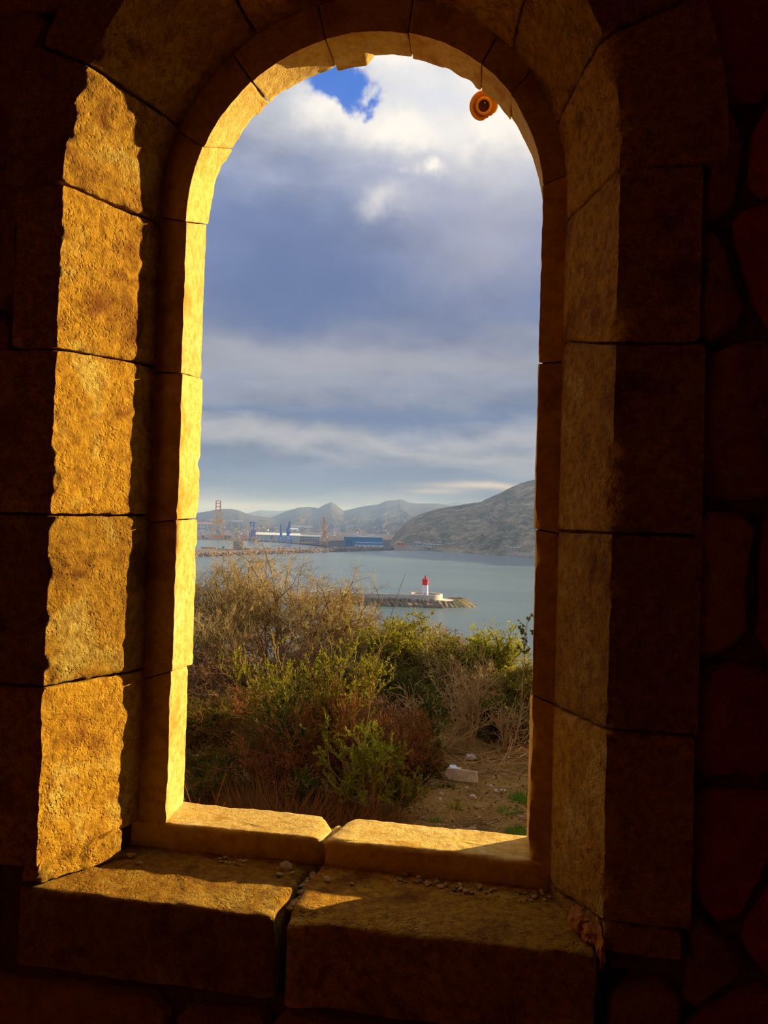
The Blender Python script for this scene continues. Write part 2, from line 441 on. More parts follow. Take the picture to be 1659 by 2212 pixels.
def chipk(i):
    if i == 0: return lambda s: .008
    if i == 1: return lambda s: -.002 if s > .06 else -.004
    if i == 7: return lambda s: -.014 + .022 * min(1, max(0, (s - .42) / .1))
    if i == 6: return lambda s: -.003
    if i == 8: return lambda s: .004 - .008 * s
    return [0.0, .003, -.003, .002, -.002][i % 5]
for i in range(len(outer) - 1):
    (a1, a2), (b1, b2) = outer[i], outer[i + 1]
    nm = 'rebate_arch_stone' if 4 <= i <= 10 else 'rebate_stone'
    L = max(abs(b1 - a1) * (1.37 if (b1 <= 0 or a1 >= 1) else 1.25), 0.1); q = chipk(i); q4 = [0, .002, -.002, .003, -.001][(i * 2) % 5]
    nodes = [(C3, .04, V3, a1, b1, 0.2), (C4, q4, V3, a1, b1, 0.7), (C5, q, V5, a2, b2, 0.9), (C5, .17, V5, a2, b2, 0.5), (C5, .17, V3 + .05, a2, b2, 0)]
    loft(nm, nodes, [8, 16, 6, 3, 3], 12 + int(L / 0.010), M['stone_smooth'], 0.0024, 200 + i, 0.002, {1: .008, 2: .012}, .0012)

def ring_fill(nodes, t0, t1, n=90):
    V = []; k = len(nodes); Fq = []
    for i in range(n + 1):
        t = t0 + (t1 - t0) * i / n
        for cu, of, v in nodes: u, z = cu.p(t, of); V.append(Vector((u, D + v, z)) - WO)
    for i in range(n):
        for j in range(k): Fq.append((i * k + j, i * k + (j + 1) % k, (i + 1) * k + (j + 1) % k, (i + 1) * k + j))
    Fq += [tuple(range(k))[::-1], tuple(n * k + j for j in range(k))]
    mb = MB(); mb.v = V; mb.f = Fq; mb.build('mortar_bed', M['mortar'], window_1, True)
ring_fill([(C4, .006, V3 + .006), (C5, .017, V5 - .008), (C5, .15, V5 - .012), (C3, .10, V3 + .012)], -1.02, 2.02)
ring_fill([(C1, .016, .014), (C2, .014, V2 + .004), (C3, .012, V3 + .016), (C3, .10, V3 + .016), (C1, .09, .030)], -1.02, 2.02)


# ---------------- sill slabs: outlines in plan, worn tops
def slab(name, outline, z0, z1, mat, seed, amp, res=0.008, lip=None, bevel=0.006):
    """outline in (x, y) counter-clockwise; top relief by noise; edges broken"""
    rnd = random.Random(seed); off = Vector((rnd.uniform(0, 50), rnd.uniform(0, 50), 3))
    pts = [Vector((x, y, 0)) for x, y in outline]; ring = []
    for i, a in enumerate(pts):
        b = pts[(i + 1) % len(pts)]; n = max(1, int((b - a).length / res))
        ring += [a.lerp(b, k / n) for k in range(n)]
    cen = sum(ring, Vector()) / len(ring)
    rx = max(abs(p.x - cen.x) for p in ring); ry = max(abs(p.y - cen.y) for p in ring)
    levels = [(0.0, z0), (0.0, z0 + (z1 - z0) * .35), (0.0, z0 + (z1 - z0) * .7), (0.0, z1 - bevel * 1.5), (bevel * .35, z1 - bevel * .4), (bevel, z1)]
    ins = [bevel + (min(rx, ry)) * f for f in (.05, .11, .18, .26, .35, .45, .56, .68, .8, .92)]
    V = []; n = len(ring)
    def put(p, z, top):
        q = Vector((p.x, p.y, z))
        e = mn.noise(q * 14 + off) * 0.6 + mn.noise(q * 37 + off) * 0.4
        q += Vector((mn.noise(q * 20 + off), mn.noise(q * 20 + off + Vector((5, 5, 5))), 0)) * amp * (1.0 if not top else .4)
        if top: q.z += amp * (fbm(q + off, 16, 4) * .55 + mn.noise(q * 70 + off) * .35) - max(0, e - .1) * bevel * (1.2 if top == 2 else 0)
        if lip: q.z += lip(q)
        V.append(q - WO)
    for inset, z in levels:
        for p in ring:
            d = (cen - p); d = Vector((d.x / rx, d.y / ry, 0)); l = max(d.length, 1e-5)
            m_ = Vector((d.x * min(1, inset / rx / l * 1.0) * rx, d.y * min(1, inset / ry / l) * ry, 0)) if inset else Vector()
            put(p + m_, z, 2 if z >= z1 - bevel else 0)
    for s in ins:
        f = min(.985, s / min(rx, ry))
        for p in ring: put(p.lerp(cen, f), z1, 1)
    rows = len(levels) + len(ins); Fq = []
    for i in range(rows - 1):
        for j in range(n):
            j2 = (j + 1) % n; Fq.append((i * n + j, i * n + j2, (i + 1) * n + j2, (i + 1) * n + j))
    V.append(Vector((cen.x, cen.y, z1 + (lip(cen) if lip else 0))) - WO)
    Fq += [((rows - 1) * n + j, (rows - 1) * n + (j + 1) % n, rows * n) for j in range(n)]
    Fq.append(tuple(range(n))[::-1])
    me = bpy.data.meshes.new(name); me.from_pydata([tuple(p) for p in V], [], Fq)
    bm = bmesh.new(); bm.from_mesh(me); bmesh.ops.recalc_face_normals(bm, faces=bm.faces); bm.to_mesh(me); bm.free()
    me.polygons.foreach_set('use_smooth', np.ones(len(me.polygons), dtype=bool)); me.set_sharp_from_angle(angle=rad(55))
    me.materials.append(mat); me.update()
    return link(name, me, window_1)
def sp(px, py, z=-.725): p = at_z(px, py, z); return (p.x, p.y)
FR = D - .004
Lr = [sp(586, 1979), sp(604, 1958), sp(627, 1935), sp(641, 1912), sp(645, 1893), sp(668, 1880), sp(687, 1869)]
Rl = [sp(622, 1979), sp(634, 1956), sp(651, 1930), sp(660, 1908), sp(676, 1890), sp(694, 1869)]
yb = D + V3 + .012
left_o = [(-.955, FR), (-.70, FR - .003), (Lr[0][0] - .01, FR), (Lr[0][0] + .004, FR + .008)] + Lr[1:] + [(Lr[-1][0], yb), (-.955, yb)]
right_o = [(Rl[0][0] - .002, FR + .012), (Rl[0][0] + .015, FR), (-.2, FR - .002), (.06, FR + .002), (.148, FR + .006), (.168, yb)] + [(Rl[-1][0], yb)] + Rl[::-1][:-1]
slab('sill_slab', left_o, Z_SILL - .15, Z_SILL, M['stone_rough'], 11, .0045, lip=lambda q: -.0035 * max(0, (D + .09 - q.y) / .09) * (1 + mn.noise(q * 9)))
slab('sill_slab', right_o, Z_SILL - .15, Z_SILL, M['stone_rough'], 12, .0040, lip=lambda q: -.004 * max(0, (D + .05 - q.y) / .05) - (.012 if q.x < -.33 and q.y < D + .03 else 0) * max(0, (-.33 - q.x) / .07))
z2 = -.670
y0o, y1o = D + V3 - .004, D + V5 + .012
oL = [(-.88, y0o), (sp(698, 1816, z2)[0] - .012, y0o), (sp(698, 1816, z2)[0], y0o + .012), (sp(702, 1806, z2)[0], y0o + .035), (sp(712, 1796, z2)[0], y0o + .07), (sp(712, 1778, z2)[0] - .015, y1o - .02), (sp(690, 1773, z2)[0], y1o), (-.88, y1o)]
oR = [(sp(700, 1818, z2)[0], y0o + .006), (sp(712, 1818, z2)[0], y0o), (-.2, y0o - .001), (.13, y0o + .001), (.13, y1o), (sp(760, 1779, z2)[0], y1o), (sp(742, 1786, z2)[0], y1o - .02), (sp(728, 1797, z2)[0], y0o + .06)]
def lipL(q): return -.03 * max(0, (q.x - (sp(690, 1800, z2)[0])) / .05) ** 1.5 if q.x > sp(690, 1800, z2)[0] and q.z > Z_SILL2 - .03 else 0
slab('outer_sill_slab', oL, Z_SILL - .12, Z_SILL2, M['stone_smooth'], 13, .0035, lip=lipL)
slab('outer_sill_slab', oR, Z_SILL - .12, Z_SILL2, M['stone_smooth'], 14, .0035)
g = at_z(722, 1803, z2 - .02)
rock('rubble_stone', 31, Vector((g.x, g.y, Z_SILL2 - .028)) - WO, .030, .028, .020, M['stone_smooth'], .4, window_1, 3)
g = at_z(733, 1790, z2 - .01)
rock('rubble_stone', 32, Vector((g.x, g.y, Z_SILL2 - .018)) - WO, .019, .016, .013, M['stone_smooth'], 1.4, window_1, 3)

# ---------------- wall core with the hole, then the stones of its inner face
def wall_core():
    X0, X1, Z0, Z1 = -2.6, 1.7, 0.0, 3.1
    ts = [-1 + i / 12 for i in range(12)] + [i / 40 for i in range(41)] + [1 + (i + 1) / 12 for i in range(12)]
    hole = [C3.p(t, .13) for t in ts]
    hole = [(hole[0][0], Z_SILL - .16)] + hole + [(hole[-1][0], Z_SILL - .16)]
    hole += [(hole[-1][0] + (hole[0][0] - hole[-1][0]) * k / 6, Z_SILL - .16) for k in range(1, 6)]
    c = (C3.uc, EYE); V = []; n = len(hole)
    def rect(p):
        dx, dz = p[0] - c[0], p[1] - c[1]; k = 1e9
        if dx > 1e-6: k = min(k, (X1 - c[0]) / dx)
        if dx < -1e-6: k = min(k, (X0 - c[0]) / dx)
        if dz > 1e-6: k = min(k, (Z1 - c[1]) / dz)
        if dz < -1e-6: k = min(k, (Z0 - c[1]) / dz)
        return (c[0] + dx * k, c[1] + dz * k)
    for y in (D + .03, D + V5 - .006):
        for p in hole: V.append((p[0], y, p[1]))
        for p in hole: q = rect(p); V.append((q[0], y, q[1]))
    Fq = []
    for i in range(n):
        j = (i + 1) % n
        Fq += [(i, j, n + j, n + i), (2 * n + i, 3 * n + i, 3 * n + j, 2 * n + j), (i, 2 * n + i, 2 * n + j, j), (n + i, n + j, 3 * n + j, 3 * n + i)]
    # corners of the rectangle
    for (x, z) in ((X0, Z0), (X1, Z0), (X1, Z1), (X0, Z1)):
        ang = atan2(z - c[1], x - c[0]); best = None
        for i in range(n):
            j = (i + 1) % n; a1 = atan2(hole[i][1] - c[1], hole[i][0] - c[0]); a2 = atan2(hole[j][1] - c[1], hole[j][0] - c[0])
            dlo, dhi = (a1 - ang + pi) % (2 * pi) - pi, (a2 - ang + pi) % (2 * pi) - pi
            if dlo * dhi <= 0 and abs(dlo) + abs(dhi) < 1: best = (i, j)
        if best:
            k = len(V); V.append((x, D + .03, z)); V.append((x, D + V5 - .006, z)); i, j = best
            Fq += [(n + i, n + j, k), (3 * n + i, k + 1, 3 * n + j)]
    mb = MB(); mb.v = V; mb.f = Fq
    return mb.build('wall_front', M['mortar'], kind='structure')
wall_front = wall_core()

def clip(poly, nx, nz, d):
    out = []
    for i in range(len(poly)):
        a, b = poly[i], poly[(i + 1) % len(poly)]
        da, db = a[0] * nx + a[1] * nz - d, b[0] * nx + b[1] * nz - d
        if da <= 0: out.append(a)
        if da * db < 0:
            f = da / (da - db); out.append((a[0] + (b[0] - a[0]) * f, a[1] + (b[1] - a[1]) * f))
    return out
def face_stone(poly, mat, seed, gap=.007, yf=D + .006, yb=D + .06, rough=.006):
    """one stone of the wall face: polygon in (x, z), rounded, rounded edge, uneven front"""
    rnd = random.Random(seed)
    cx = sum(p[0] for p in poly) / len(poly); cz = sum(p[1] for p in poly) / len(poly)
    pts = []
    for i, a in enumerate(poly):                                   # corner cut twice
        p, q = poly[i - 1], poly[(i + 1) % len(poly)]
        for o in (p, q):
            l = sqrt((o[0] - a[0]) ** 2 + (o[1] - a[1]) ** 2); f = min(.3, .03 / max(l, 1e-4))
            pts.append((a[0] + (o[0] - a[0]) * f, a[1] + (o[1] - a[1]) * f))
    fine = []
    for i, a in enumerate(pts):
        b = pts[(i + 1) % len(pts)]; n = max(1, int(sqrt((a[0] - b[0]) ** 2 + (a[1] - b[1]) ** 2) / .05))
        fine += [(a[0] + (b[0] - a[0]) * k / n, a[1] + (b[1] - a[1]) * k / n) for k in range(n)]
    n = len(fine); V = []
    for ins, y in ((gap, yb), (gap, yf + .014), (gap + .010, yf + .003), (gap + .05, yf), (gap + .10, yf - .001)):
        for (x, z) in fine:
            d = sqrt((cx - x) ** 2 + (cz - z) ** 2); f = min(.8, ins / max(d, 1e-4)); px, pz = x + (cx - x) * f, z + (cz - z) * f
            q = Vector((px, 0, pz)); w = mn.noise(q * 9 + Vector((seed, 0, 0)))
            V.append((px + w * .006, y + (rough * (mn.noise(q * 7 + Vector((0, seed, 0))) + .4 * mn.noise(q * 23)) if y < yb else 0), pz + rough * mn.noise(q * 12 + Vector((0, 3, seed)))))
    Fq = []
    for i in range(4):
        for j in range(n):
            j2 = (j + 1) % n; Fq.append((i * n + j, i * n + j2, (i + 1) * n + j2, (i + 1) * n + j))
    V.append((cx, yf - .002, cz)); Fq += [(4 * n + j, 4 * n + (j + 1) % n, 5 * n) for j in range(n)]
    mb = MB(); mb.v = V; mb.f = Fq
    return mb.build('wall_stone', mat, wall_front, smooth=True)
def hidden_by_window(poly):                                         # wholly behind the surround or in the opening
    def inside(x, z):
        if Z_SILL - .13 < z <= C1.zs: return abs(x - C1.uc) < C1.R + .085
        if z > C1.zs: return sqrt((x - C1.uc) ** 2 + (z - C1.zs) ** 2) < C1.R + .095
        return False
    pts = poly + [(sum(p[0] for p in poly) / len(poly), sum(p[1] for p in poly) / len(poly))]
    return sum(inside(*p) for p in pts) >= len(pts)
def cut_window(poly):                                               # trim straight against the jambs and sill
    cx = sum(p[0] for p in poly) / len(poly); cz = sum(p[1] for p in poly) / len(poly)
    xl, xr, zs = C1.uc - C1.R - .10, C1.uc + C1.R + .135, Z_SILL - .135
    if cz < zs + .02 and xl < cx < xr: return clip(poly, 0, 1, zs)
    if cz < C1.zs:
        if cx < C1.uc: return clip(poly, 1, 0, xl) if cz > zs - .2 else poly
        return clip(poly, -1, 0, -xr) if cz > Z_SILL - .02 else clip(poly, -1, 0, -.174)
    d = Vector((cx - C1.uc, cz - C1.zs)); r = d.length
    if r > .3:
        d /= r; return clip(poly, -d.x, -d.y, -(d.x * C1.uc + d.y * C1.zs + C1.R + .11))
    return poly
seed = 500
# courses of squared blocks left of the window and below the sill
zz = [0.02, .36, .64, .80, 1.03, 1.30, 1.64, 1.97, 2.28, 2.60, 2.86, 3.08]
rr = random.Random(77)
for i in range(len(zz) - 1):
    x = -2.55 + rr.uniform(0, .2); 
    while x < .10:
        wd = rr.uniform(.34, .62)
        if zz[i] < .75 and x + wd > -.45 and x < -.45: wd = max(.2, -.43 - x)
        x1 = min(x + wd, .16)
        if x1 - x < .12: break
        q = [(x, zz[i] + rr.uniform(-.012, .012)), (x1, zz[i] + rr.uniform(-.012, .012)), (x1 + rr.uniform(-.015, .015), zz[i + 1] + rr.uniform(-.01, .01)), (x + rr.uniform(-.012, .012), zz[i + 1] + rr.uniform(-.01, .01))]
        if not hidden_by_window(q):
            q2 = cut_window(q)
            if len(q2) >= 3 and (max(p[0] for p in q2) - min(p[0] for p in q2)) > .05 and (max(p[1] for p in q2) - min(p[1] for p in q2)) > .05:
                face_stone(q2, M['stone_wall'], seed); seed += 1
        x = x1
# irregular red rubble to the right, and over the arch's right shoulder
seeds = []
rr = random.Random(5)
nx, nz = 6, 13
for i in range(nx):
    for j in range(nz):
        seeds.append((.17 + (i + .5 + rr.uniform(-.36, .36)) * .26, .02 + (j + .5 * (i % 2) + .25 + rr.uniform(-.33, .33)) * .238))
for i, a in enumerate(seeds):
    poly = [(.165, .02), (1.68, .02), (1.68, 3.08), (.165, 3.08)]
    for j, b in enumerate(seeds):
        if i == j: continue
        nx_, nz_ = b[0] - a[0], b[1] - a[1]; l = sqrt(nx_ * nx_ + nz_ * nz_)
        if l > .9: continue
        nx_ /= l; nz_ /= l; poly = clip(poly, nx_, nz_, ((a[0] + b[0]) / 2) * nx_ + ((a[1] + b[1]) / 2) * nz_)
        if len(poly) < 3: break
    if len(poly) < 3 or hidden_by_window(poly): continue
    poly = cut_window(poly)
    if len(poly) < 3 or (max(p[0] for p in poly) - min(p[0] for p in poly)) < .06 or (max(p[1] for p in poly) - min(p[1] for p in poly)) < .06: continue
    face_stone(poly, M['stone_red'] if a[0] > .33 else M['stone_wall'], 900 + i, .011, D + .008, D + .06, .010); seed += 1
face_stone([(.166, Z_SILL - .20), (.30, Z_SILL - .21), (.30, Z_SILL - .035), (.176, Z_SILL - .045)], M['stone_wall'], 1300)
for xa, xb in ((-1.0, -.90), (.175, .245)):
    mb = MB().box(xa - WO.x, xb - WO.x, .05, V5 - .01, -.32, -.04); mb.build('mortar_bed', M['mortar'], window_1)
# exposed brick-red wedge in the right foot of the splay
def lump(px, py, v, sx, sy, sz, sd):
    p = at_y(px, py, D + v); o = rock('brick_fragment', sd, p - WO, sx, sy, sz, M['brick'], 0.0, window_1, 4)
    for q in o.data.vertices: q.co += mn.noise_vector(q.co * 70 + Vector((sd, 0, 0))) * .004 + mn.noise_vector(q.co * 190) * .0016
M['brick'] = plain('broken_brick', (0.50, 0.21, 0.04), .95, .25, 30, bump=.6)
lump(1258, 1990, .070, .026, .022, .024, 41); lump(1276, 2012, .050, .018, .026, .020, 44); lump(1299, 2036, .018, .008, .016, .045, 42); lump(1284, 1812, .062, .014, .024, .036, 43)

# ---------------- the rest of the room
def slabbox(name, x0, x1, y0, y1, z0, z1, mat):
    o = MB().box(x0, x1, y0, y1, z0, z1).build(name, mat); o['kind'] = 'structure'; return o
slabbox('floor', -2.8, 1.9, -3.6, D + V5 - .01, -.2, 0.0, M['plaster'])
slabbox('ceiling', -2.8, 1.9, -3.6, D + V5 - .01, 3.1, 3.3, M['plaster'])
slabbox('wall_left', -2.8, -2.6, -3.4, D + V5 - .01, 0.0, 3.1, M['plaster'])
slabbox('wall_right', 1.7, 1.9, -3.4, D + V5 - .01, 0.0, 3.1, M['plaster'])
slabbox('wall_back', -2.8, 1.9, -3.6, -3.4, 0.0, 3.1, M['plaster'])

# ---------------- loose stone chips on the sill
chip_meshes = []
for k in range(6):
    bm = rock_bm(700 + k, 1, .75 + .1 * (k % 3), .55, 1, .5); me = bpy.data.meshes.new('stone_chip'); bm.to_mesh(me); bm.free()
    me.materials.append(M['chip']); chip_meshes.append(me)
def chip(p, s, rnd, label, group):
    o = bpy.data.objects.new('stone_chip', rnd.choice(chip_meshes)); COL.objects.link(o)
    o.scale = (s, s * rnd.uniform(.8, 1.1), s * rnd.uniform(.7, 1.0)); o.location = (p.x, p.y, p.z + s * .38); o.rotation_euler = (rnd.uniform(-.3, .3), rnd.uniform(-.3, .3), rnd.uniform(0, 6.3))
    tag(o, label, 'stone chip', group)
rr = random.Random(9)
L1, G1 = 'small grey-brown stone chip wedged in the joint between the two inner sill slabs', 'stone chips in the sill joint'
for k in range(34):
    f = rr.random(); px = 690 - 60 * f + rr.uniform(-12, 10) * (1 - .45 * f); py = 1874 + 92 * f + rr.uniform(-4, 4)
    p = at_z(px, py, -.725 - .012 - .012 * f); chip(p, rr.uniform(.0065, .0125), rr, L1, G1)
L2, G2 = 'small stone chip lying against the foot of the right outer sill slab', 'stone chips along the right upstand'
for k in range(40):
    px = rr.uniform(858, 1068); py = 1889 + (px - 858) * .135 + rr.uniform(-2, 20) ; 
    chip(at_z(px, py, -.725), rr.uniform(.0045, .0095), rr, L2, G2)
L3, G3 = 'small dark stone chip gathered in the right corner of the sill', 'stone chips in the right corner'
for k in range(16): chip(at_z(rr.uniform(1110, 1192), rr.uniform(1926, 1958), -.725), rr.uniform(.004, .007), rr, L3, G3)
L4, G4 = 'small stone chip strewn along the foot of the left outer sill slab', 'stone chips along the left upstand'
for k in range(14): chip(at_z(rr.uniform(462, 530), rr.uniform(1853, 1872), -.725), rr.uniform(.004, .008), rr, L4, G4)
for px, py, s, lb in ((617, 1878, .019, 'largest pale yellow stone lump on the left sill slab near the joint'), (604, 1893, .011, 'flat pale stone chip just in front of the large yellow lump'),
                      (706, 1904, .011, 'lone flat brown stone chip on the right sill slab beside the joint'), (760, 1911, .006, 'tiny dark stone chip alone on the right sill slab, right of the flat brown one'),
                      (283, 1852, .013, 'dark stone chip in the left corner of the sill'), (302, 1868, .009, 'smaller dark stone chip in front of the one in the left sill corner'),
                      (632, 1888, .008, 'small stone chip between the large yellow lump and the filled joint')):
    chip(at_z(px, py, -.725), s, rr, lb, 'single stone chips on the sill')

# ---------------- broken ceramic fitting on the outer face beside the arch
def ceramic_fitting():
    c = at_y(1045, 229, D + V5 + .07)
    t = thing('ceramic_fitting', c, 'broken orange-brown ceramic fitting hanging outside at the upper right of the arch', 'ceramic fitting')
    q = Vector((-c.x * .6, -c.y, -(c.z - EYE) * .9)).normalized().to_track_quat('Z', 'Y'); t.rotation_euler = q.to_euler()
    M['ceramic'] = plain('orange_glazed_ceramic', (0.60, 0.24, 0.012), .28, .18, 22, spec=.5)
    M['ceramic_dark'] = plain('dark_socket', (0.10, 0.025, 0.008), .6, .2, 30)
    M['pin'] = plain('steel_pin', (.45, .40, .3), .4, .1, 10, .9)
    r0 = .0335; mb = MB(); n = 48; prof = [(.010, -.034), (.016, -.030), (.020, -.016), (.026, -.006), (.033, .004), (.0335, .008), (.031, .010), (.024, .004), (.0195, .002)]
    V = []; Fq = []
    for r, z in prof:
        for i in range(n):
            a = 2 * pi * i / n; k = 1.0
            ch = max(0, cos(a - rad(-62))) ** 6                  # the chipped part of the rim
            if r > .024: k = 1 - ch * (.20 + .05 * sin(a * 17)) * (r - .024) / .0095
            V.append((r * k * cos(a), r * k * sin(a), z))
    for j in range(len(prof) - 1):
        for i in range(n): Fq.append((j * n + i, j * n + (i + 1) % n, (j + 1) * n + (i + 1) % n, (j + 1) * n + i))
    Fq.append(tuple(range(n))[::-1]); mb.v = V; mb.f = Fq; mb.build('skirt', M['ceramic'], t, True)
    MB().lathe([(.0125, .000), (.0195, .000), (.0205, .006), (.0195, .011), (.0165, .0125), (.0135, .011), (.0125, .005)], 40, cap=False).build('collar', M['ceramic'], t, True)
    MB().lathe([(.001, .0005), (.0135, .0005), (.0135, .002), (.001, .0018)], 32).build('socket', M['ceramic_dark'], t, True)
    MB().bar((.0, .003, .0), (.003, .006, .016), .0012, n=8).build('pin', M['pin'], t)
    mb = MB().bar((0, 0, -.030), (.0, .0, -.05), .005, n=8)
    iv = t.rotation_euler.to_matrix().inverted()
    e = iv @ Vector((.09, -.074, .04)); mb.bar((0, 0, -.048), e, .0045, n=8)
    mb.build('bracket', M['pin'], t)
ceramic_fitting()

# ================================================================== OUTSIDE: the terrace
def ground_h(x, y):
    d = max(0.0, y - 7.2 + .15 * x)
    h = -1.5 - (0.30 * d + .30 * max(0, d - 2)) if d < 80 else -1.5 - 24 - .30 * 78 
    b = .05 * mn.noise(Vector((x * .9, y * .9, 0))) + .02 * mn.noise(Vector((x * 4, y * 4, 1)))
    if y > 9: b += .4 * mn.noise(Vector((x * .15, y * .15, 5)))
    return EYE + max(h, -46) + b * (1 if y > 2.4 else .3)
def build_ground():
    xs = np.concatenate([np.linspace(-60, -8, 14), np.linspace(-7.6, 5, 120), np.linspace(5.6, 60, 14)])
    ys = np.concatenate([np.linspace(D + V5 + .02, 9, 110), np.linspace(9.5, 110, 50)])
    V = [(x, y, ground_h(x, y)) for y in ys for x in xs]; nx = len(xs); Fc = []
    for j in range(len(ys) - 1):
        for i in range(nx - 1): Fc += [j * nx + i, j * nx + i + 1, (j + 1) * nx + i + 1, (j + 1) * nx + i]
    m, t, b = principled('earth')
    co = t.new('ShaderNodeTexCoord').outputs['Object']
    c = t.ramp(t.noise(co, 2.2, 7, .65, .3), [(.3, (.14, .065, .010)), (.5, (.36, .18, .032)), (.68, (.52, .29, .06))])
    sp_ = t.noise(co, 60, 3, .6)
    c = t.mix(t.rng(sp_, .60, .68, 0, .7), c, (.50, .38, .20)); c = t.mix(t.rng(sp_, .40, .32, 0, .6), c, (.08, .045, .015))
    t.put(b.inputs['Base Color'], c)
    bp = t.new('ShaderNodeBump'); bp.inputs['Strength'].default_value = .9; bp.inputs['Distance'].default_value = .03
    t.put(bp.inputs['Height'], t.m('ADD', t.noise(co, 24, 7, .7), t.m('MULTIPLY', sp_, .4))); t.put(b.inputs['Normal'], bp.outputs[0])
    link('ground', mesh_np('ground', V, Fc, 4, m, True), kind='structure')
build_ground()
def gz(px, py):                         # where a pixel's ray meets the terrace
    z = -1.5
    for _ in range(6):
        p = at_z(px, py, z); z = ground_h(p.x, p.y) - EYE
    return Vector((p.x, p.y, ground_h(p.x, p.y)))
def gy(px, y):                          # ground point at depth y under a pixel column (approx.)
    p = at_y(px, 1400, y); return Vector((p.x, y, ground_h(p.x, y)))

# ------------------------------------------------------------------ plant growing
def norm(a): return a / np.maximum(np.linalg.norm(a, axis=-1, keepdims=True), 1e-9)
def paths(rng, start, d, L, K, wig, up):
    n = len(start); P = np.zeros((n, K, 3)); P[:, 0] = start; d = norm(d)
    for k in range(1, K):
        d = norm(d + rng.normal(0, wig, (n, 3)) + np.array([0, 0, up]))
        P[:, k] = P[:, k - 1] + d * (L / (K - 1))[:, None]
    return P
def children(rng, P, num, ratio, spread, L, lo=.25, K=4, wig=.18, up=.02):
    n, k, _ = P.shape; idx = np.repeat(np.arange(n), num); m = len(idx)
    f = rng.uniform(lo, 1.0, m) * (k - 1) * .999; i = f.astype(int); fr = (f - i)[:, None]
    s = P[idx, i] * (1 - fr) + P[idx, i + 1] * fr
    tan = norm(P[idx, i + 1] - P[idx, i]); d = norm(tan + rng.normal(0, spread, (m, 3)))
    Lc = L[idx] * ratio * rng.uniform(.6, 1.25, m)
    return paths(rng, s, d, Lc, K, wig, up), Lc
def tubes(P, r0, r1, sides=3):
    n, K, _ = P.shape
    d = norm(P[:, -1] - P[:, 0] + 1e-6); a = norm(np.cross(d, np.array([.31, .77, .55]))); b = np.cross(d, a)
    rr_ = np.linspace(0, 1, K)[None, :] * (np.broadcast_to(r1, (n,)) - np.broadcast_to(r0, (n,)))[:, None] + np.broadcast_to(r0, (n,))[:, None]
    ang = np.arange(sides) * 2 * pi / sides
    off = a[:, None, None, :] * np.cos(ang)[None, None, :, None] + b[:, None, None, :] * np.sin(ang)[None, None, :, None]
    V = P[:, :, None, :] + off * rr_[:, :, None, None]
    base = (np.arange(n) * K * sides)[:, None, None]; k = np.arange(K - 1)[None, :, None] * sides; s = np.arange(sides)[None, None, :]; s2 = (s + 1) % sides
    Fc = np.stack([base + k + s, base + k + s2, base + k + sides + s2, base + k + sides + s], -1)
    return V.reshape(-1, 3), Fc.reshape(-1, 4)
def leaves(rng, pts, dirs, L, wd):
    n = len(pts); d = norm(dirs); s = norm(np.cross(d, rng.normal(0, 1, (n, 3)))); u = np.cross(d, s)
    L = L * rng.uniform(.6, 1.3, n); L = L[:, None]; w = L * wd
    V = np.stack([pts, pts + d * L * .5 + s * w + u * L * .06, pts + d * L + u * L * .02, pts + d * L * .5 - s * w + u * L * .06], 1)
    return V.reshape(-1, 3), np.arange(n * 4).reshape(-1, 4)
def join(lst):
    Vs, Fs, k = [], [], 0
    for V, Fc in lst: Vs.append(V); Fs.append(Fc + k); k += len(V)
    return np.concatenate(Vs), np.concatenate(Fs)
def sample(rng, P, num):
    n, k, _ = P.shape; idx = rng.integers(0, n, num); f = rng.uniform(.1, 1, num) * (k - 1) * .999; i = f.astype(int); fr = (f - i)[:, None]
    return P[idx, i] * (1 - fr) + P[idx, i + 1] * fr, norm(P[idx, i + 1] - P[idx, i])

M['bark_pale'] = plain('pale_dry_bark', (.42, .25, .09), .9, .35, 4)
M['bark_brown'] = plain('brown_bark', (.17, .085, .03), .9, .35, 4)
M['twig_straw'] = plain('straw_twigs', (.37, .26, .085), .9, .35, 3)
M['twig_rust'] = plain('rusty_twigs', (.27, .095, .022), .9, .35, 3)
M['leaf_green'] = leaf_mat('bright_green_leaf', (.13, .155, .008), (.34, .285, .02))
M['leaf_lime'] = leaf_mat('lime_green_leaf', (.22, .27, .015), (.42, .40, .03))
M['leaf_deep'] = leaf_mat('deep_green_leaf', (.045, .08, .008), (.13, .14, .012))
M['leaf_yellow'] = leaf_mat('yellow_green_leaf', (.36, .27, .03), (.28, .28, .03))
M['leaf_olive'] = leaf_mat('olive_leaf', (.12, .11, .012), (.24, .17, .03))
M['leaf_brown'] = leaf_mat('dry_brown_leaf', (.30, .13, .03), (.20, .08, .02), .3)
M['leaf_grass'] = leaf_mat('grass_blade', (.09, .24, .02), (.20, .34, .03))

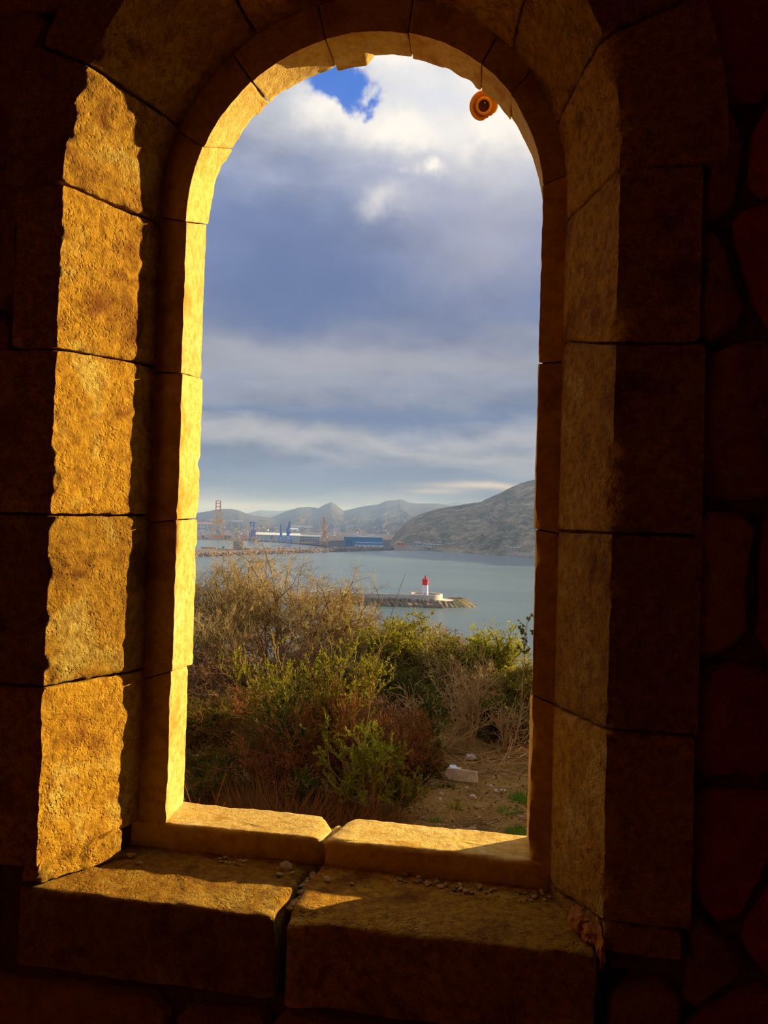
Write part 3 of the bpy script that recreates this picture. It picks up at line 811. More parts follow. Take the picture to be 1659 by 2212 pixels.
def shrub(name, base, rx, ry, H, label, cat='shrub', sd=1, stems=12, nums=(6, 6, 6), ratios=(.55, .5, .5), spreads=(.6, .7, .8), bark='bark_brown', twig='twig_straw',
          leaf=None, nleaf=0, lsize=.03, lw=.25, r0=.010, twr=.0016, tilt=(0, 0), splay=1.0, wig=.16, up=.05, group=None, leafdir=.5):
    rng = np.random.default_rng(sd)
    t = thing(name, base, label, cat, group)
    a = rng.uniform(0, 2 * pi, stems); rad_ = np.sqrt(rng.uniform(.02, 1, stems)) * splay
    tip = np.stack([np.cos(a) * rad_ * rx + tilt[0], np.sin(a) * rad_ * ry + tilt[1], H * (.55 + .42 * np.sqrt(np.maximum(0, 1 - (rad_ / max(splay, 1e-3)) ** 2 * .75)))], 1)
    st = np.stack([np.cos(a) * rx * .12, np.sin(a) * ry * .12, np.full(stems, -.03)], 1)
    L = np.linalg.norm(tip - st, axis=1)
    lv = [paths(rng, st, tip - st, L * .92, 6, wig * .6, 0.0)]
    Ls = [L]
    for q, (nu, ra, spd) in enumerate(zip(nums, ratios, spreads)):
        P, Lc = children(rng, lv[-1], nu, ra, spd, Ls[-1], lo=.22 if q else .3, K=5 if q == 0 else 4, wig=wig, up=up); lv.append(P); Ls.append(Lc)
    tz_, tr_ = np.percentile(lv[-1][:, -1, 2], 98.5), np.percentile(np.hypot(lv[-1][:, -1, 0] - tilt[0] * .6, lv[-1][:, -1, 1]), 96)
    sc_ = np.array([min(1.3, rx * 1.12 / tr_), min(1.3, rx * 1.12 / tr_), H / tz_])
    for i in range(len(lv)): lv[i] = lv[i] * sc_
    for P in lv: P[:, :, 2] = np.maximum(P[:, :, 2], .01)
    br = [tubes(lv[0], r0, r0 * .45, 5)]
    if len(lv) > 2: br.append(tubes(lv[1], r0 * .5, r0 * .22, 4))
    V, Fc = join(br); link('branches', mesh_np('branches', V, Fc, 4, M[bark]), t)
    tw = [tubes(P, twr * (1.5 if i < len(lv[2:]) - 1 else 1.0), twr * .6, 3) for i, P in enumerate(lv[2:])] or [tubes(lv[1], r0 * .4, twr, 3)]
    V, Fc = join(tw); link('twigs', mesh_np('twigs', V, Fc, 4, M[twig]), t, kind='stuff')
    if leaf:
        pts, dr = sample(rng, lv[-1], nleaf); dr = norm(dr + rng.normal(0, leafdir, dr.shape) + np.array([0, 0, .25]))
        V, Fc = leaves(rng, pts, dr, lsize, lw); link('foliage', mesh_np('foliage', V, Fc, 4, M[leaf]), t, kind='stuff')
    return t
def top_at(px, py, y): return at_y(px, py, y).z
def H_(base, px, py): return top_at(px, py, base.y) - base.z

# bare wintry bushes at the rim, tops against the water
def bare(px, pt, y, r, sd, label, st=18, nums=(6, 8, 7), tw='twig_straw', twr=.0017):
    b = gy(px, y); shrub('bare_bush', b, r, r * .8, H_(b, px, pt), label, 'bush', sd, st, nums, (.50, .46, .5), (.6, .75, .9), 'bark_brown', tw, None, twr=twr, r0=.011, wig=.30, up=.08)
bare(500, 1222, 7.4, .62, 1, 'leafless tan bush at the left, against the left jamb of the opening')
bare(600, 1192, 7.9, .74, 2, 'tallest leafless straw-coloured bush, below the blue twin harbour cranes', 22)
bare(725, 1250, 7.6, .60, 3, 'leafless brown bush just left of the lighthouse jetty', 20)
bare(815, 1350, 7.7, .42, 4, 'low leafless bush in front of the lighthouse jetty')
bare(960, 1362, 8.0, .50, 5, 'leafless brown twiggy bush under the tip of the lighthouse jetty')
bare(450, 1320, 6.6, .45, 6, 'low leafless bush at the far left beside the bright jamb', 14)
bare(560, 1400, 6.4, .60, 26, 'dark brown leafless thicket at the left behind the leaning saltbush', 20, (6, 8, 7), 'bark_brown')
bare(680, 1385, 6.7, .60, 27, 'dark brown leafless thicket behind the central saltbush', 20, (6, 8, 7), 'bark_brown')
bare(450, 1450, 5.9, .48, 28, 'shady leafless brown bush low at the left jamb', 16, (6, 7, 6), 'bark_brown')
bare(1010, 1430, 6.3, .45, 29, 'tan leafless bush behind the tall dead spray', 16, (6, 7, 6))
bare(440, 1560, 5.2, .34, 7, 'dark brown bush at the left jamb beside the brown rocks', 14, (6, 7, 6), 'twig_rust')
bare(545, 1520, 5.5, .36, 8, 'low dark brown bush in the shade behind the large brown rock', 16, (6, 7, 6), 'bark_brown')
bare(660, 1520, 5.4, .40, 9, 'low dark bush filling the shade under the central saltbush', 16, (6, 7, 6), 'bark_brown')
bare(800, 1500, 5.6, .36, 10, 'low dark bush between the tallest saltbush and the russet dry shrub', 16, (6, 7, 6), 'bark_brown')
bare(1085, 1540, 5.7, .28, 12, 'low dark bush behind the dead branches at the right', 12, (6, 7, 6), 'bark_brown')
def sprig(name, px, py0, py1, y, lean, sd, label, leaf=None, n=1, ll=.03, mat='bark_brown', cat='twig'):
    rng = np.random.default_rng(sd); a = at_y(px, py0, y); h = top_at(px, py1, y) - a.z
    t = thing(name, a, label, cat)
    st = np.zeros((n, 3)); st[:, :2] = rng.normal(0, .012, (n, 2)); st[:, 2] = -.55; d = np.stack([lean + rng.normal(0, .12, n), rng.normal(0, .1, n), np.ones(n)], 1)
    P = paths(rng, st, d, np.full(n, h * 1.02 + .55), 7, .05, .03); Pc, _ = children(rng, P, 4, .22, .5, np.full(n, h), lo=.7)
    V, Fc = join([tubes(P, .0035, .0014, 4)]); link('stem', mesh_np('stem', V, Fc, 4, M[mat]), t)
    V, Fc = tubes(Pc, .0014, .0007, 3); link('side_twigs', mesh_np('side_twigs', V, Fc, 4, M[mat]), t, kind='stuff')
    if leaf:
        pts, dr = sample(rng, np.concatenate([Pc]), 46 * n); V, Fc = leaves(rng, pts, norm(dr + rng.normal(0, .8, dr.shape)), ll, .3)
        link('foliage', mesh_np('foliage', V, Fc, 4, M[leaf]), t, kind='stuff')
sprig('bare_twig', 822, 1300, 1228, 7.6, .12, 11, 'long bare twig standing up against the water left of the lighthouse')
# green and mixed shrubs
def green(px, pt, y, r, sd, label, leaf='leaf_green', n=20000, ls=.024, st=16, tw='twig_straw', name='green_shrub', hs=1.0, lw=.22, nums=(6, 7, 6)):
    b = gy(px, y); shrub(name, b, r, r * .85, H_(b, px, pt) * hs, label, 'shrub', sd, st, nums, (.5, .5, .5), (.6, .75, .85), 'bark_brown', tw, leaf, n, ls, lw, twr=.0015, wig=.2)
green(868, 1340, 7.0, .46, 21, 'rounded dark-hearted green shrub in the middle, below the lighthouse jetty', 'leaf_green', 21000)
green(975, 1388, 6.7, .40, 22, 'olive and straw shrub between the two bright green ones', 'leaf_olive', 13000)
green(1068, 1368, 6.7, .27, 23, 'bright yellow-green shrub at the right, under the open water', 'leaf_lime', 15000)
green(1135, 1432, 6.3, .26, 24, 'straw-yellow shrub against the right jamb', 'leaf_yellow', 9000)
green(780, 1400, 6.5, .40, 25, 'dark olive shrub behind the upright front saltbush', 'leaf_olive', 9000)
green(1100, 1510, 5.8, .33, 38, 'low fresh green shrub at the foot of the straw-yellow one', 'leaf_deep', 11000)
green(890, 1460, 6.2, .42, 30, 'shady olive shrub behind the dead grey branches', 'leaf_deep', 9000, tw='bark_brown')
# front saltbushes, upright sprays of small fleshy leaves
def salt(bpx, bpy_, tpx_, tpy, r, sd, label, n=11000, st=12, leaf='leaf_green', tl=None, nums=(7, 6)):
    b = gz(bpx, bpy_); tp = at_y(tpx_, tpy, b.y)
    shrub('saltbush', b, r, r * .8, (tp.z - b.z) * 1.02, label, 'shrub', sd, st, nums, (.36, .40), (.42, .6), 'bark_pale', 'twig_straw', leaf, n, .019, .20, twr=.0014, r0=.0045,
          tilt=(tp.x - b.x, 0), splay=.8, wig=.14, up=.10, leafdir=.6)
salt(655, 1690, 545, 1405, .30, 31, 'saltbush leaning to the left with yellow-green tips, at the left of the terrace', 6500, 10)
salt(735, 1725, 738, 1382, .24, 32, 'tallest upright saltbush in the middle with bright green tips', 9000, 12)
salt(655, 1720, 640, 1470, .24, 33, 'bushy saltbush left of the tallest upright one', 5000, 9, 'leaf_deep')
salt(800, 1772, 785, 1570, .20, 34, 'low yellow-green saltbush at the front, nearest the sill joint', 7500, 11, 'leaf_lime')
salt(850, 1765, 868, 1665, .13, 35, 'small saltbush at the right end of the front row', 3500, 8)
salt(670, 1768, 668, 1670, .10, 36, 'small green saltbush close to the outer sill, left of the joint', 2200, 7, 'leaf_deep')
salt(915, 1650, 950, 1500, .12, 37, 'slender green saltbush beside the dead grey branches', 2800, 7, 'leaf_deep')
# rusty dry shrubs
def rusty(bpx, bpy_, py, r, sd, label, st=14, leaf='leaf_brown', n=9000, nums=(6, 7, 5)):
    b = gz(bpx, bpy_); shrub('dry_shrub', b, r, r * .8, H_(b, bpx, py), label, 'shrub', sd, st, nums, (.5, .45, .5), (.45, .6, .7), 'bark_brown', 'twig_rust', leaf, n, .014, .2, twr=.0012, r0=.006, wig=.24)
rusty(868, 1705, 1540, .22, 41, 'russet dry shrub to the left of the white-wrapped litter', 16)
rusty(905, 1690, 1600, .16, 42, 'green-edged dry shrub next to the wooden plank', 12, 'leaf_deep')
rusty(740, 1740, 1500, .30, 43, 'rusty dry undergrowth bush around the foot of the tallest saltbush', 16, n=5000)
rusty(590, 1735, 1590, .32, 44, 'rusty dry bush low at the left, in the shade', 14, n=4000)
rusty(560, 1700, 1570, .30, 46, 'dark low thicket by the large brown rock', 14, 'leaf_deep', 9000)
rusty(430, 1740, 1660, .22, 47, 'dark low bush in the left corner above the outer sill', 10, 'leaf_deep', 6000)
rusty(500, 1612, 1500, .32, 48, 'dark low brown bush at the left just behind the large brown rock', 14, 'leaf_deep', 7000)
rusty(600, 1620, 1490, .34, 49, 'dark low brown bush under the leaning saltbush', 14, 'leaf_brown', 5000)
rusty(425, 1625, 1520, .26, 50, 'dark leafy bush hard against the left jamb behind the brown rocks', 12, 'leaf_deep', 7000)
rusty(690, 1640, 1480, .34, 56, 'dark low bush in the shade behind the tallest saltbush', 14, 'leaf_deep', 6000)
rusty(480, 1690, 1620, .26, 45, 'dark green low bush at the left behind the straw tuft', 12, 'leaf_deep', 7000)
# unseen taller scrub carrying on right of the opening, added to shade the terrace
for k, (x, y, h, r) in enumerate(((1.2, 5.75, .95, .42), (1.7, 5.8, 1.35, .7), (2.3, 6.6, 1.6, .8), (.75, 6.2, 1.2, .4), (3.2, 6.0, 1.7, .8))):
    b = Vector((x, y, ground_h(x, y)))
    shrub('green_shrub', b, r, r, h, 'unseen dense green shrub %s of the terrace, right of the opening' % ('nearest', 'second in the row', 'third in the row', 'smallest, at the rim', 'tallest, far right')[k], 'shrub', 600 + k, 16, (6, 7, 6), (.5, .5, .5), (.6, .75, .85), 'bark_brown', 'twig_straw', 'leaf_deep', 15000, .032, .26)
# dead grey branches
def dead(px, py0, py1, r, sd, label, st=9):
    b = gz(px, py0); shrub('dead_branch_clump', b, r, r * .7, H_(b, px, py1), label, 'dead branches', sd, st, (5, 5), (.5, .5), (.45, .7), 'bark_pale', 'bark_pale', None, r0=.006, twr=.0019, wig=.16, up=0.0)
dead(1012, 1622, 1400, .30, 51, 'tall spray of dead pale branches rising behind the white stone', 12)
dead(935, 1628, 1480, .34, 52, 'tangle of dead grey branches left of the tall pale spray', 11)
dead(1095, 1625, 1500, .22, 53, 'tangle of dead branches against the right jamb', 9)
# flowering stalk at the right edge
sprig('leafy_stalk', 1122, 1470, 1342, 5.8, .12, 61, 'tall brown-leaved stalks against the water beside the right jamb', 'leaf_olive', 5, .030, 'bark_pale', 'plant')
# grass tufts and straw
def tuft(px, py, r, h, n, sd, label, leaf='leaf_grass', cat='grass tuft', name='grass_tuft', w=.035):
    rng = np.random.default_rng(sd); b = gz(px, py); t = thing(name, b, label, cat)
    a = rng.uniform(0, 2 * pi, n); q = np.sqrt(rng.uniform(0, 1, n)) * r
    st = np.stack([np.cos(a) * q, np.sin(a) * q, np.full(n, -.01)], 1); d = np.stack([np.cos(a) * .5, np.sin(a) * .5, np.ones(n)], 1) + rng.normal(0, .3, (n, 3))
    V, Fc = leaves(rng, st, d, h, w); link('blades', mesh_np('blades', V, Fc, 4, M[leaf]), t, kind='stuff')
tuft(1130, 1730, .065, .050, 420, 71, 'bright green grass tuft highest of the three beside the right jamb')
tuft(1100, 1755, .055, .034, 300, 72, 'flat green grass tuft, middle of the three beside the right jamb')
tuft(1122, 1804, .06, .045, 360, 73, 'green grass tuft nearest the outer sill at the right')
tuft(940, 1775, .03, .04, 90, 74, 'small dark grass tuft near the middle of the outer sill')
tuft(982, 1746, .014, .060, 16, 75, 'slim yellow-green seedling on the bare earth', 'leaf_yellow', 'seedling', 'seedling', .09)
tuft(965, 1702, .05, .022, 110, 76, 'flat green weed in front of the wooden plank', 'leaf_deep', 'weed', 'weed', .12)
for k, (px, py, r, h, n) in enumerate(((600, 1790, .22, .22, 500), (700, 1790, .20, .20, 420), (520, 1765, .20, .18, 400), (790, 1795, .16, .14, 300))):
    tuft(px, py, r, h, n, 80 + k, ('dry straw grass along the left outer sill slab', 'dry straw grass left of the sill joint', 'dry straw grass in the left shade', 'dry straw grass right of the sill joint')[k], 'leaf_brown', 'dry grass', 'dry_grass', .012)
def twigpile(name, px, py, sx, sy, n, L, sd, label, z=.03):
    rng = np.random.default_rng(sd); b = gz(px, py); t = thing(name, b, label, 'twigs')
    st = rng.normal(0, 1, (n, 3)) * np.array([sx, sy, 0]); st[:, 2] = rng.uniform(.0, z, n); a = rng.uniform(0, 2 * pi, n)
    for i in range(n): st[i, 2] += ground_h(b.x + st[i, 0], b.y + st[i, 1]) - b.z
    P = paths(rng, st, np.stack([np.cos(a), np.sin(a) * .7, rng.normal(.04, .10, n)], 1), L * rng.uniform(.4, 1.3, n), 5, .12, 0)
    V, Fc = tubes(P, .0032, .0014, 4); link('twigs', mesh_np('twigs', V, Fc, 4, M['bark_pale']), t, kind='stuff')
twigpile('twig_pile', 1090, 1655, .28, .20, 70, .42, 91, 'pile of dry grey twigs behind the plank, towards the right jamb')
twigpile('twig_pile', 1000, 1640, .20, .14, 40, .35, 92, 'dry twigs lying round the white stone')
b = at_y(436, 1745, D + V5 + .16); twig_t = thing('straw_tuft', (b.x, b.y, b.z - .1), 'few bare reddish stalks standing at the left end of the outer sill', 'stalks')
rng = np.random.default_rng(95); n = 9; a = rng.uniform(0, 2 * pi, n)
V, Fc = tubes(paths(rng, rng.normal(0, .02, (n, 3)) * np.array([1, .6, 0]), np.stack([np.cos(a) * .7, np.sin(a) * .3, np.ones(n)], 1), rng.uniform(.12, .19, n), 4, .08, 0), .0015, .0008, 4)
link('stalks', mesh_np('stalks', V, Fc, 4, M['twig_rust']), twig_t)
V, Fc = tubes(paths(rng, np.array([[0, 0, -1.2 + .55]]), np.array([[0, .0, 1.0]]), np.array([.66]), 4, .02, 0), .006, .003, 5)
link('root_stem', mesh_np('root_stem', V, Fc, 4, M['bark_brown']), twig_t)
def litter():
    rng = np.random.default_rng(77); n = 2600
    xs, ys = rng.uniform(-1.6, .55, n), rng.uniform(2.5, 6.2, n)
    st = np.stack([xs, ys, np.array([ground_h(a_, b_) for a_, b_ in zip(xs, ys)]) + rng.uniform(.002, .014, n)], 1); an = rng.uniform(0, 2 * pi, n)
    P = paths(rng, st, np.stack([np.cos(an), np.sin(an), rng.normal(0, .06, n)], 1), rng.uniform(.03, .13, n), 4, .16, 0); P[:, :, 2] = np.maximum(P[:, :, 2], st[:, 2:3] - .002)
    V, Fc = tubes(P, .0016, .0009, 3); t = thing('twig_litter', (0, 3.5, ground_h(0, 3.5)), 'litter of broken dry twigs and leaf bits strewn over the bare earth', 'litter'); t['kind'] = 'stuff'
    off = np.array(t.location); link('twig_bits', mesh_np('twig_bits', V - off, Fc, 4, M['bark_pale']), t, kind='stuff')
    n = 2600; xs, ys = rng.uniform(-1.6, .55, n), rng.uniform(2.4, 6.2, n); st = np.stack([xs, ys, np.array([ground_h(a_, b_) for a_, b_ in zip(xs, ys)]) + .004], 1)
    V, Fc = leaves(rng, st, np.stack([rng.normal(0, 1, n), rng.normal(0, 1, n), rng.uniform(0, .5, n)], 1), .022, .28)
    link('leaf_bits', mesh_np('leaf_bits', V - off, Fc, 4, M['leaf_brown']), t, kind='stuff')
litter()
# ------------------------------------------------------------------ litter on the bare earth
M['pale_rock'] = plain('pale_field_stone', (.60, .46, .30), .9, .25, 14, bump=.4)
M['white_rock'] = plain('whitish_stone', (.74, .66, .58), .9, .15, 14, bump=.4)
M['brown_rock'] = plain('brown_field_stone', (.34, .20, .08), .9, .25, 10, bump=.5)
M['plank'] = plain('weathered_plank', (.56, .40, .22), .85, .25, 16, bump=.4)
M['plastic'] = plain('white_plastic_film', (.82, .82, .84), .35, .05, 10, bump=.3, spec=.5)
c = gz(993, 1690); pl = thing('plank', (c.x, c.y, c.z + .012), 'short weathered wooden board lying on the earth with white plastic behind it', 'plank', None, -.13)
mb = MB()
pr = [(-.108, -.002), (-.104, .055), (.0, .058), (.102, .054), (.109, .0), (.02, -.004)]
V = [(x, z * .35, z) for x, z in pr] + [(x, .016 + z * .35, z) for x, z in pr]; n = len(pr)
mb.add(V, [tuple(range(n))[::-1], tuple(range(n, 2 * n))] + [(i, (i + 1) % n, n + (i + 1) % n, n + i) for i in range(n)]); mb.build('board', M['plank'], pl)
MB().bar((-.0, -.004, .03), (.003, -.030, .0), .0022, n=5).build('splinter', M['bark_pale'], pl)
def crumple(name, px, py, sx, sy, sz, sd, label):
    p = gz(px, py); bm = rock_bm(sd, sx, sy, sz, 4, .55)
    for v in bm.verts: v.co += mn.noise_vector(v.co * 45) * .010; v.co.z = max(v.co.z, -.01)
    me = bpy.data.meshes.new(name); bm.to_mesh(me); bm.free(); me.materials.append(M['plastic']); o = link(name, me); o.location = (p.x, p.y, p.z + sz * .5); tag(o, label, 'plastic bag')
crumple('plastic_bag', 984, 1676, .055, .04, .042, 5, 'crumpled white plastic bag behind the wooden plank')
crumple('plastic_scrap', 979, 1661, .020, .016, .022, 6, 'small white plastic scrap just behind the crumpled bag')
for k, (px, py, s, mat, lb) in enumerate([
        (1017, 1639, .040, 'white_rock', 'white stone at the foot of the dead pale branches'), (1020, 1629, .028, 'brown_rock', 'brown stone resting behind the white one'),
        (1021, 1724, .026, 'pale_rock', 'tan egg-shaped stone in the middle of the bare earth'), (989, 1729, .020, 'brown_rock', 'pointed orange-brown stone left of the tan egg-shaped one'),
        (1032, 1745, .022, 'brown_rock', 'leaf-shaped brown stone in front of the tan egg-shaped one'), (950, 1727, .010, 'white_rock', 'round white pebble at the edge of the saltbushes'),
        (1071, 1709, .016, 'pale_rock', 'pale stone to the right of the plank, lower of two'), (1062, 1700, .020, 'pale_rock', 'pale stone to the right of the plank, upper of two'),
        (1083, 1707, .011, 'white_rock', 'small white pebble right of the two pale stones'), (953, 1716, .016, 'pale_rock', 'grey flat stone left of the seedling'),
        (933, 1696, .014, 'pale_rock', 'small pale stone by the dry shrub'), (1090, 1708, .009, 'white_rock', 'rightmost tiny white pebble near the jamb'),
        (1128, 1770, .028, 'brown_rock', 'orange-brown stone between the two lower grass tufts'), (1020, 1797, .034, 'brown_rock', 'flat brown stone close to the outer sill'),
        (1040, 1664, .010, 'pale_rock', 'pale pebble behind the right end of the plank'), (1065, 1680, .013, 'pale_rock', 'pale stone behind the pair right of the plank'),
        (522, 1640, .075, 'brown_rock', 'large brown rock in the shade under the left bushes'), (440, 1650, .05, 'brown_rock', 'brown rock beside the left jamb, left of the large one'),
        (425, 1690, .07, 'brown_rock', 'rusty rock low beside the left jamb'), (845, 1765, .03, 'brown_rock', 'brown stone under the front saltbushes'),
        (1008, 1702, .011, 'pale_rock', 'pale pebble in front of the plank'), (1047, 1778, .010, 'pale_rock', 'pale pebble near the lying stick'), (975, 1790, .012, 'brown_rock', 'brown pebble near the dark grass tuft')]):
    p = gz(px, py); o = rock('field_stone' if s > .012 else 'pebble', 300 + k, (p.x, p.y, p.z + s * .25), s, s * .8, s * .55, M[mat], k * 1.3, None, 3)
    tag(o, lb, 'stone' if s > .012 else 'pebble')
rr = random.Random(12)
for k in range(46):
    px, py = rr.uniform(905, 1138), rr.uniform(1690, 1812); p = gz(px, py); s = rr.uniform(.004, .009)
    o = rock('pebble', 360 + k, (p.x, p.y, p.z + s * .2), s, s * .8, s * .6, M['pale_rock' if k % 3 else 'brown_rock'], k, None, 1); tag(o, 'tiny pebble strewn on the bare earth outside the right half of the sill', 'pebble', 'tiny pebbles on the bare earth')
for k, (x0, y0, x1, y1, r, lb) in enumerate([(1050, 1783, 1090, 1765, .005, 'short thick stick lying towards the lower right'), (1085, 1760, 1139, 1753, .005, 'stick lying behind the middle grass tuft'),
        (968, 1795, 1018, 1790, .004, 'stick lying close along the outer sill'), (860, 1755, 925, 1742, .004, 'stick at the edge of the front saltbushes'),
        (1040, 1705, 1135, 1700, .003, 'long thin twig lying right of the plank'), (1060, 1735, 1110, 1722, .003, 'thin twig on the earth left of the highest grass tuft'),
        (900, 1770, 960, 1745, .0035, 'thin bent twig left of the seedling'), (1000, 1765, 1050, 1772, .003, 'thin dark twig in the middle of the earth')]):
    a, b = gz(x0, y0), gz(x1, y1); rng = np.random.default_rng(400 + k); m_ = 7
    P = np.array([[list(a.lerp(b, i / (m_ - 1)) - a)] for i in range(m_)]).reshape(1, m_, 3); P[0, 1:-1] += rng.normal(0, .006, (m_ - 2, 3)); 
    for i in range(m_): P[0, i, 2] = ground_h(a.x + P[0, i, 0], a.y + P[0, i, 1]) - a.z + r * .8
    V, Fc = tubes(P, r, r * .6, 5); o = link('stick', mesh_np('stick', V, Fc, 4, M['bark_pale'])); o.location = a; tag(o, lb, 'stick')

# ================================================================== THE BAY
HS = 40.0                                     # eye above the sea
SEA_Z = EYE - HS
def sea_pt(px, py, up=0.0): p = at_z(px, py, -HS + up); return p
def build_sea():
    m, t, b = principled('sea_water')
    co = t.new('ShaderNodeTexCoord').outputs['Object']
    n = t.noise(t.scale_vec(co, (.004, .012, 1)), 1.0, 5, .6)
    c = t.ramp(n, [(.35, (.105, .155, .165)), (.55, (.125, .185, .19)), (.7, (.145, .22, .205))])
    t.put(b.inputs['Base Color'], c); b.inputs['Roughness'].default_value = .22; b.inputs['Specular IOR Level'].default_value = .5; b.inputs['IOR'].default_value = 1.33
    bp = t.new('ShaderNodeBump'); bp.inputs['Strength'].default_value = .55; bp.inputs['Distance'].default_value = .6
    t.put(bp.inputs['Height'], t.m('ADD', t.noise(t.scale_vec(co, (.25, .25, .25)), 1.0, 6, .65), t.noise(t.scale_vec(co, (.02, .05, .02)), 1.0, 4, .6)))
    t.put(b.inputs['Normal'], bp.outputs[0])
    xs = np.linspace(-9000, 9000, 37); ys = np.linspace(45, 14000, 40)
    V = [(x, y, SEA_Z) for y in ys for x in xs]; nx = len(xs)
    Fc = [[j * nx + i, j * nx + i + 1, (j + 1) * nx + i + 1, (j + 1) * nx + i] for j in range(len(ys) - 1) for i in range(nx - 1)]
    link('sea', mesh_np('sea', V, Fc, 4, m, True), kind='structure')
build_sea()
# sea haze, real scattering air over the bay
hz = bpy.data.materials.new('sea_haze'); hz.use_nodes = True; t = NT(hz.node_tree)
vs = t.new('ShaderNodeVolumeScatter'); vs.inputs['Color'].default_value = (.30, .48, 1.0, 1); vs.inputs['Density'].default_value = 1.5e-4; vs.inputs['Anisotropy'].default_value = .0
o_ = t.new('ShaderNodeOutputMaterial'); t.l.new(vs.outputs[0], o_.inputs['Volume'])
o = MB().box(-8800, 8800, 130, 13500, SEA_Z - 30, 330).build('haze', hz); o['kind'] = 'stuff'; tag(o, 'thin grey-blue haze hanging over the bay and the far hills', 'haze')

def hill_mat(name, a, b_, c_, sc, g=None):
    m, t, b = principled(name); co = t.new('ShaderNodeTexCoord').outputs['Object']
    rot = t.new('ShaderNodeMapping'); t.put(rot.inputs[0], co); rot.inputs['Rotation'].default_value = (0, .5, .3); rot.inputs['Scale'].default_value = (.35, .8, 1.4)
    n = t.noise(co, sc, 8, .68, .6); c = t.ramp(n, [(.34, a), (.5, b_), (.64, c_)])
    if g:
        n3 = t.noise(co, sc * 1.3, 7, .66, .4); c = t.mix(t.rng(n3, .50, .60, 0, .85), c, g)
    n2 = t.noise(rot.outputs[0], sc * 3.2, 8, .72, .8); c = t.mix(t.rng(n2, .53, .63, 0, .85), c, c_)
    n4 = t.noise(co, sc * 9, 6, .7); c = t.mix(t.rng(n4, .52, .64, 0, .8), c, a)
    t.put(b.inputs['Base Color'], c); b.inputs['Specular IOR Level'].default_value = .02
    bp = t.new('ShaderNodeBump'); bp.inputs['Strength'].default_value = .8; bp.inputs['Distance'].default_value = .35 / sc / 4
    t.put(bp.inputs['Height'], n2); t.put(b.inputs['Normal'], bp.outputs[0])
    return m
def hill(name, prof, d_ridge, d_front, d_back, mat, rough=.12, zf=-HS - 3, nx=150, ny=46, sd=0.0, pw=1.15):
    """a real hillside: the skyline at its own distance, falling to the shore in front and away behind"""
    xs = np.linspace(prof[0][0], prof[-1][0], nx); py = np.interp(xs, [p[0] for p in prof], [p[1] for p in prof])
    dr = d_ridge if callable(d_ridge) else (lambda x: d_ridge); df = d_front if callable(d_front) else (lambda x: d_front)
    V = []
    for i, x in enumerate(xs):
        R_ = at_d(x, py[i], dr(x)); a = atan2(R_.x, R_.y); hr = R_.z - (EYE + zf)
        for j in range(ny):
            f = j / (ny - 1)
            if f <= .72:
                g = f / .72; d = df(x) + (dr(x) - df(x)) * g; h = hr * (g ** pw); e = min(1.0, 4.5 * g) * (1 - g) * 2.2
            else:
                g = (f - .72) / .28; d = dr(x) + (d_back - 0) * g; h = hr * (1 - g * g); e = 0 
            q = Vector((sin(a) * d, cos(a) * d, 0)); k = 1 / max(60.0, hr)
            n = fbm(q * k + Vector((sd, sd, 0)), 1.6, 6, .7)
            rd = 1 - abs(mn.noise(q * k * 1.1 + Vector((sd, 3, 1)))) * 2
            h += hr * rough * (n + .55 * rd) * e + (hr * .008 * mn.noise(q * k * 22) if f <= .73 else 0)
            V.append((q.x, q.y, EYE + zf + max(h, 0 if j else -3)))
    Fc = [[i * ny + j, (i + 1) * ny + j, (i + 1) * ny + j + 1, i * ny + j + 1] for i in range(nx - 1) for j in range(ny - 1)]
    return link(name, mesh_np(name, V, Fc, 4, mat, True), kind='structure')
M['hill_far'] = hill_mat('far_hill', (.045, .05, .06), (.07, .07, .075), (.09, .08, .075), .004)
M['hill_mid'] = hill_mat('middle_hill', (.04, .036, .042), (.065, .055, .055), (.13, .08, .06), .006, (.055, .075, .045))
M['hill_near'] = hill_mat('near_hill', (.11, .10, .065), (.26, .215, .14), (.50, .37, .23), .016, (.13, .15, .08))
hill('hill_far_left', [(350, 1125), (430, 1112), (520, 1112), (545, 1106), (562, 1102), (585, 1103), (606, 1104), (625, 1101), (660, 1096), (760, 1106)], 9500, 7000, 900, M['hill_far'], .05, sd=1)
hill('hill_far_right', [(800, 1098), (870, 1090), (930, 1087), (948, 1086), (962, 1088), (985, 1084), (1000, 1086), (1060, 1084), (1300, 1070)], 9000, 6800, 900, M['hill_far'], .05, sd=2)
hill('hill_left', [(250, 1130), (380, 1118), (430, 1107), (450, 1104), (465, 1101), (482, 1099), (500, 1099), (515, 1102), (530, 1108), (545, 1113), (570, 1116), (600, 1122), (650, 1128), (720, 1135)], 5200, 3300, 700, M['hill_mid'], .10, sd=3)
hill('hill_peak', [(520, 1134), (560, 1126), (585, 1118), (605, 1110), (625, 1102), (645, 1096), (660, 1095), (668, 1094), (675, 1096), (680, 1095), (686, 1098), (692, 1095), (700, 1090), (708, 1087), (716, 1084), (722, 1087), (732, 1095), (742, 1103),
     (760, 1099), (780, 1094), (800, 1091), (818, 1089), (828, 1084), (836, 1081), (850, 1080), (866, 1078), (876, 1081), (884, 1085), (905, 1087), (940, 1087), (960, 1090), (1000, 1098), (1060, 1100), (1200, 1104)], 6000, 3500, 800, M['hill_mid'], .07, sd=4, nx=220)
